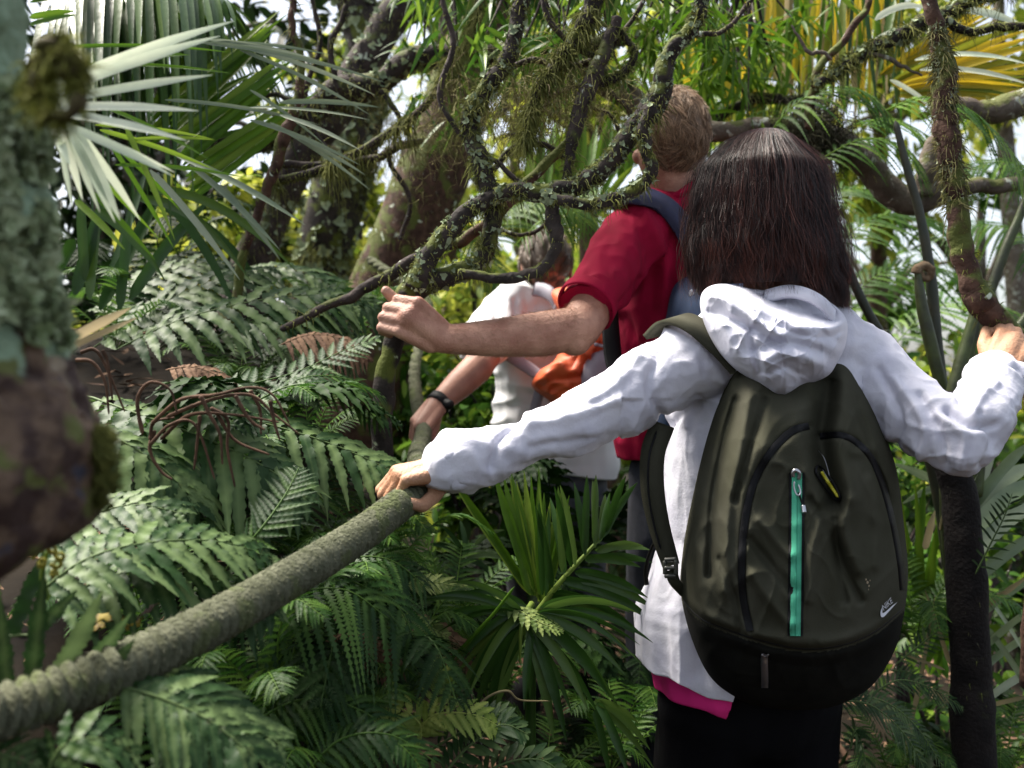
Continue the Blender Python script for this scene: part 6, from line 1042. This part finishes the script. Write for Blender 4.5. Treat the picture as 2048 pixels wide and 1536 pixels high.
lance('dark_leaved_tree', 'dark narrow leaved sprays along the top centre above the hanging moss', [(900, 30, 2.7), (970, 20, 2.7), (1050, 10, 2.6), (1120, 40, 2.6), (1220, 20, 2.6), (1170, -10, 2.5), (860, 10, 2.9), (1080, 70, 2.9)], 80, .10, L_shrub, 70, .14)
# ================================================================== FAR FOREST
fg2 = 'trees closing the forest behind the hikers'
def far_tree(x, y, d, rad, n, size, m, lab, seed, trunk=True):
    t = thing('forest_tree', lab, 'tree', fg2); c = S(x, y, d); leaf_cloud(c, rad, n, size, m, 'crown', t, seed, .45, 'oval', 3)
    g = gz_(c[0], c[1])-.1; r = np.random.default_rng(seed); b = np.array([c[0]+r.uniform(-.3, .3), c[1], g])
    ob('trunk', tube([b, (b+c)/2+[r.uniform(-.2, .2), 0, 0], c, c+[0, 0, rad[2]*.7]], [.10, .08, .05, .02], 40, 9, .2, 8, seed), BKb if seed % 2 else BKs, t)
    for j in range(6):
        a = r.uniform(0, 6.28); e = c+np.array([math.cos(a)*rad[0]*.9, math.sin(a)*rad[1]*.6, r.uniform(-.6, .6)*rad[2]]); ob('limb', tube([c+[0, 0, -rad[2]*.5], (c+e)/2+[0, 0, .1], e], [.035, .022, .008], 18, 6, .2, 10, seed+j), BKs, t)
    return t
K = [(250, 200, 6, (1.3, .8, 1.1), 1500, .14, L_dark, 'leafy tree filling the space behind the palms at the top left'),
 (560, 470, 7, (.8, .8, .5), 1000, .11, L_canopy, 'pale green tree low behind the vine, left of the mossy trunk'),
 (700, 620, 7, (1.1, .8, .9), 1500, .12, L_canopy, 'sunlit tree between the mossy trunk and the brown trunk, at ground level'),
 (900, 40, 7.5, (.9, .9, .6), 600, .12, L_canopy, 'tree behind the top of the brown trunk'),
 (1030, 330, 8, (1.2, .9, 1.2), 1100, .12, L_canopy, 'yellow green tree behind the twisting branches in the centre'),
 (1180, 160, 7, (1.1, .9, .9), 800, .12, L_canopy, 'leafy tree behind the hanging moss'),
 (980, 720, 8, (1.5, .9, 1.0), 1500, .13, L_canopy, 'tree behind the glossy shrubs left of the white t-shirt'),
 (1400, 100, 7, (1.2, .9, .9), 900, .12, L_canopy, 'bright tree behind the head of the man in red'),
 (1560, 330, 8, (1.3, .9, 1.0), 900, .13, L_canopy, 'green tree behind the arching limb'),
 (1760, 130, 8, (1.5, .9, 1.2), 1100, .13, L_canopy, 'yellow green tree behind the hanging palm skirt'),
 (2000, 120, 7, (1.0, .9, .9), 1000, .12, L_canopy, 'tree behind the golden palm at the top right corner'),
 (1760, 560, 9, (1.1, .9, .6), 420, .13, L_tree, 'thin tree with bright gaps right of the womans hair'),
 (1960, 520, 8, (.9, .9, .7), 330, .12, L_tree, 'airy tree with white sky showing through at the right'),
 (1850, 760, 8, (1.4, .9, .5), 1000, .12, L_canopy, 'low sunny tree behind the fern stems'),
 (2000, 1000, 6, (1.2, .9, .9), 1500, .12, L_shrub, 'tree low at the right edge behind the flax'),
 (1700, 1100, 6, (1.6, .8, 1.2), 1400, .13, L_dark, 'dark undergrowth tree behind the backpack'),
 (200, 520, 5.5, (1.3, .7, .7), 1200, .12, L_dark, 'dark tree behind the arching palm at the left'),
 (1250, 800, 9, (2.4, .9, 1.2), 1900, .15, L_shrub, 'broad tree far down the path behind the hikers'),
 (640, 120, 11, (1.4, .8, .5), 380, .14, L_canopy, 'sparse tree top against white sky at the upper left')]
for i, k in enumerate(K): far_tree(*k[:8], 200+i)
dist = []
r = np.random.default_rng(5); g_ = []
n = 15000; ang = r.uniform(-1.0, 1.0, n); Rf = r.uniform(13, 20, n); zc = r.uniform(-1.5, 3.2, n)+1.6*np.sin(ang*5+1)+.9*np.sin(ang*13); keep = (zc < 3.4-4.5*np.exp(-((ang+.20)/.10)**2)-4.2*np.exp(-((ang-.43)/.09)**2)) ; ang, Rf, zc = ang[keep], Rf[keep], zc[keep]; n = len(ang)
P = np.stack([np.sin(ang)*Rf, np.cos(ang)*Rf, zc], 1); D = nz(r.normal(0, 1, (n, 3))); Sd = nz(np.cross(D, r.normal(0, 1, (n, 3))))
o = ob('distant_forest', blades(P, D, Sd, np.cross(Sd, D), r.uniform(.25, .6, n), .22, 3, 'oval', .1, 0, .2, .1, seed=1), L_canopy); tag(o, 'distant mass of forest leaves beyond the nearer trees', 'forest', kind='stuff')
# leaf litter and moss on the ground
n = 3500; x = r.uniform(-1.8, 2.2, n); y = r.uniform(.6, 5, n); P = np.stack([x, y, gz_(x, y)+.02], 1); D = nz(np.stack([r.normal(size=n), r.normal(size=n), r.normal(0, .2, n)], 1)); Sd = nz(np.cross(D, [0, 0, 1.]))
o = ob('leaf_litter', blades(P, D, Sd, np.cross(Sd, D), r.uniform(.03, .09, n), .018, 4, 'lance', 0, .1, .3, .1, seed=2), L_dead); tag(o, 'brown fallen leaves lying on the dark soil', 'leaf litter', kind='stuff')
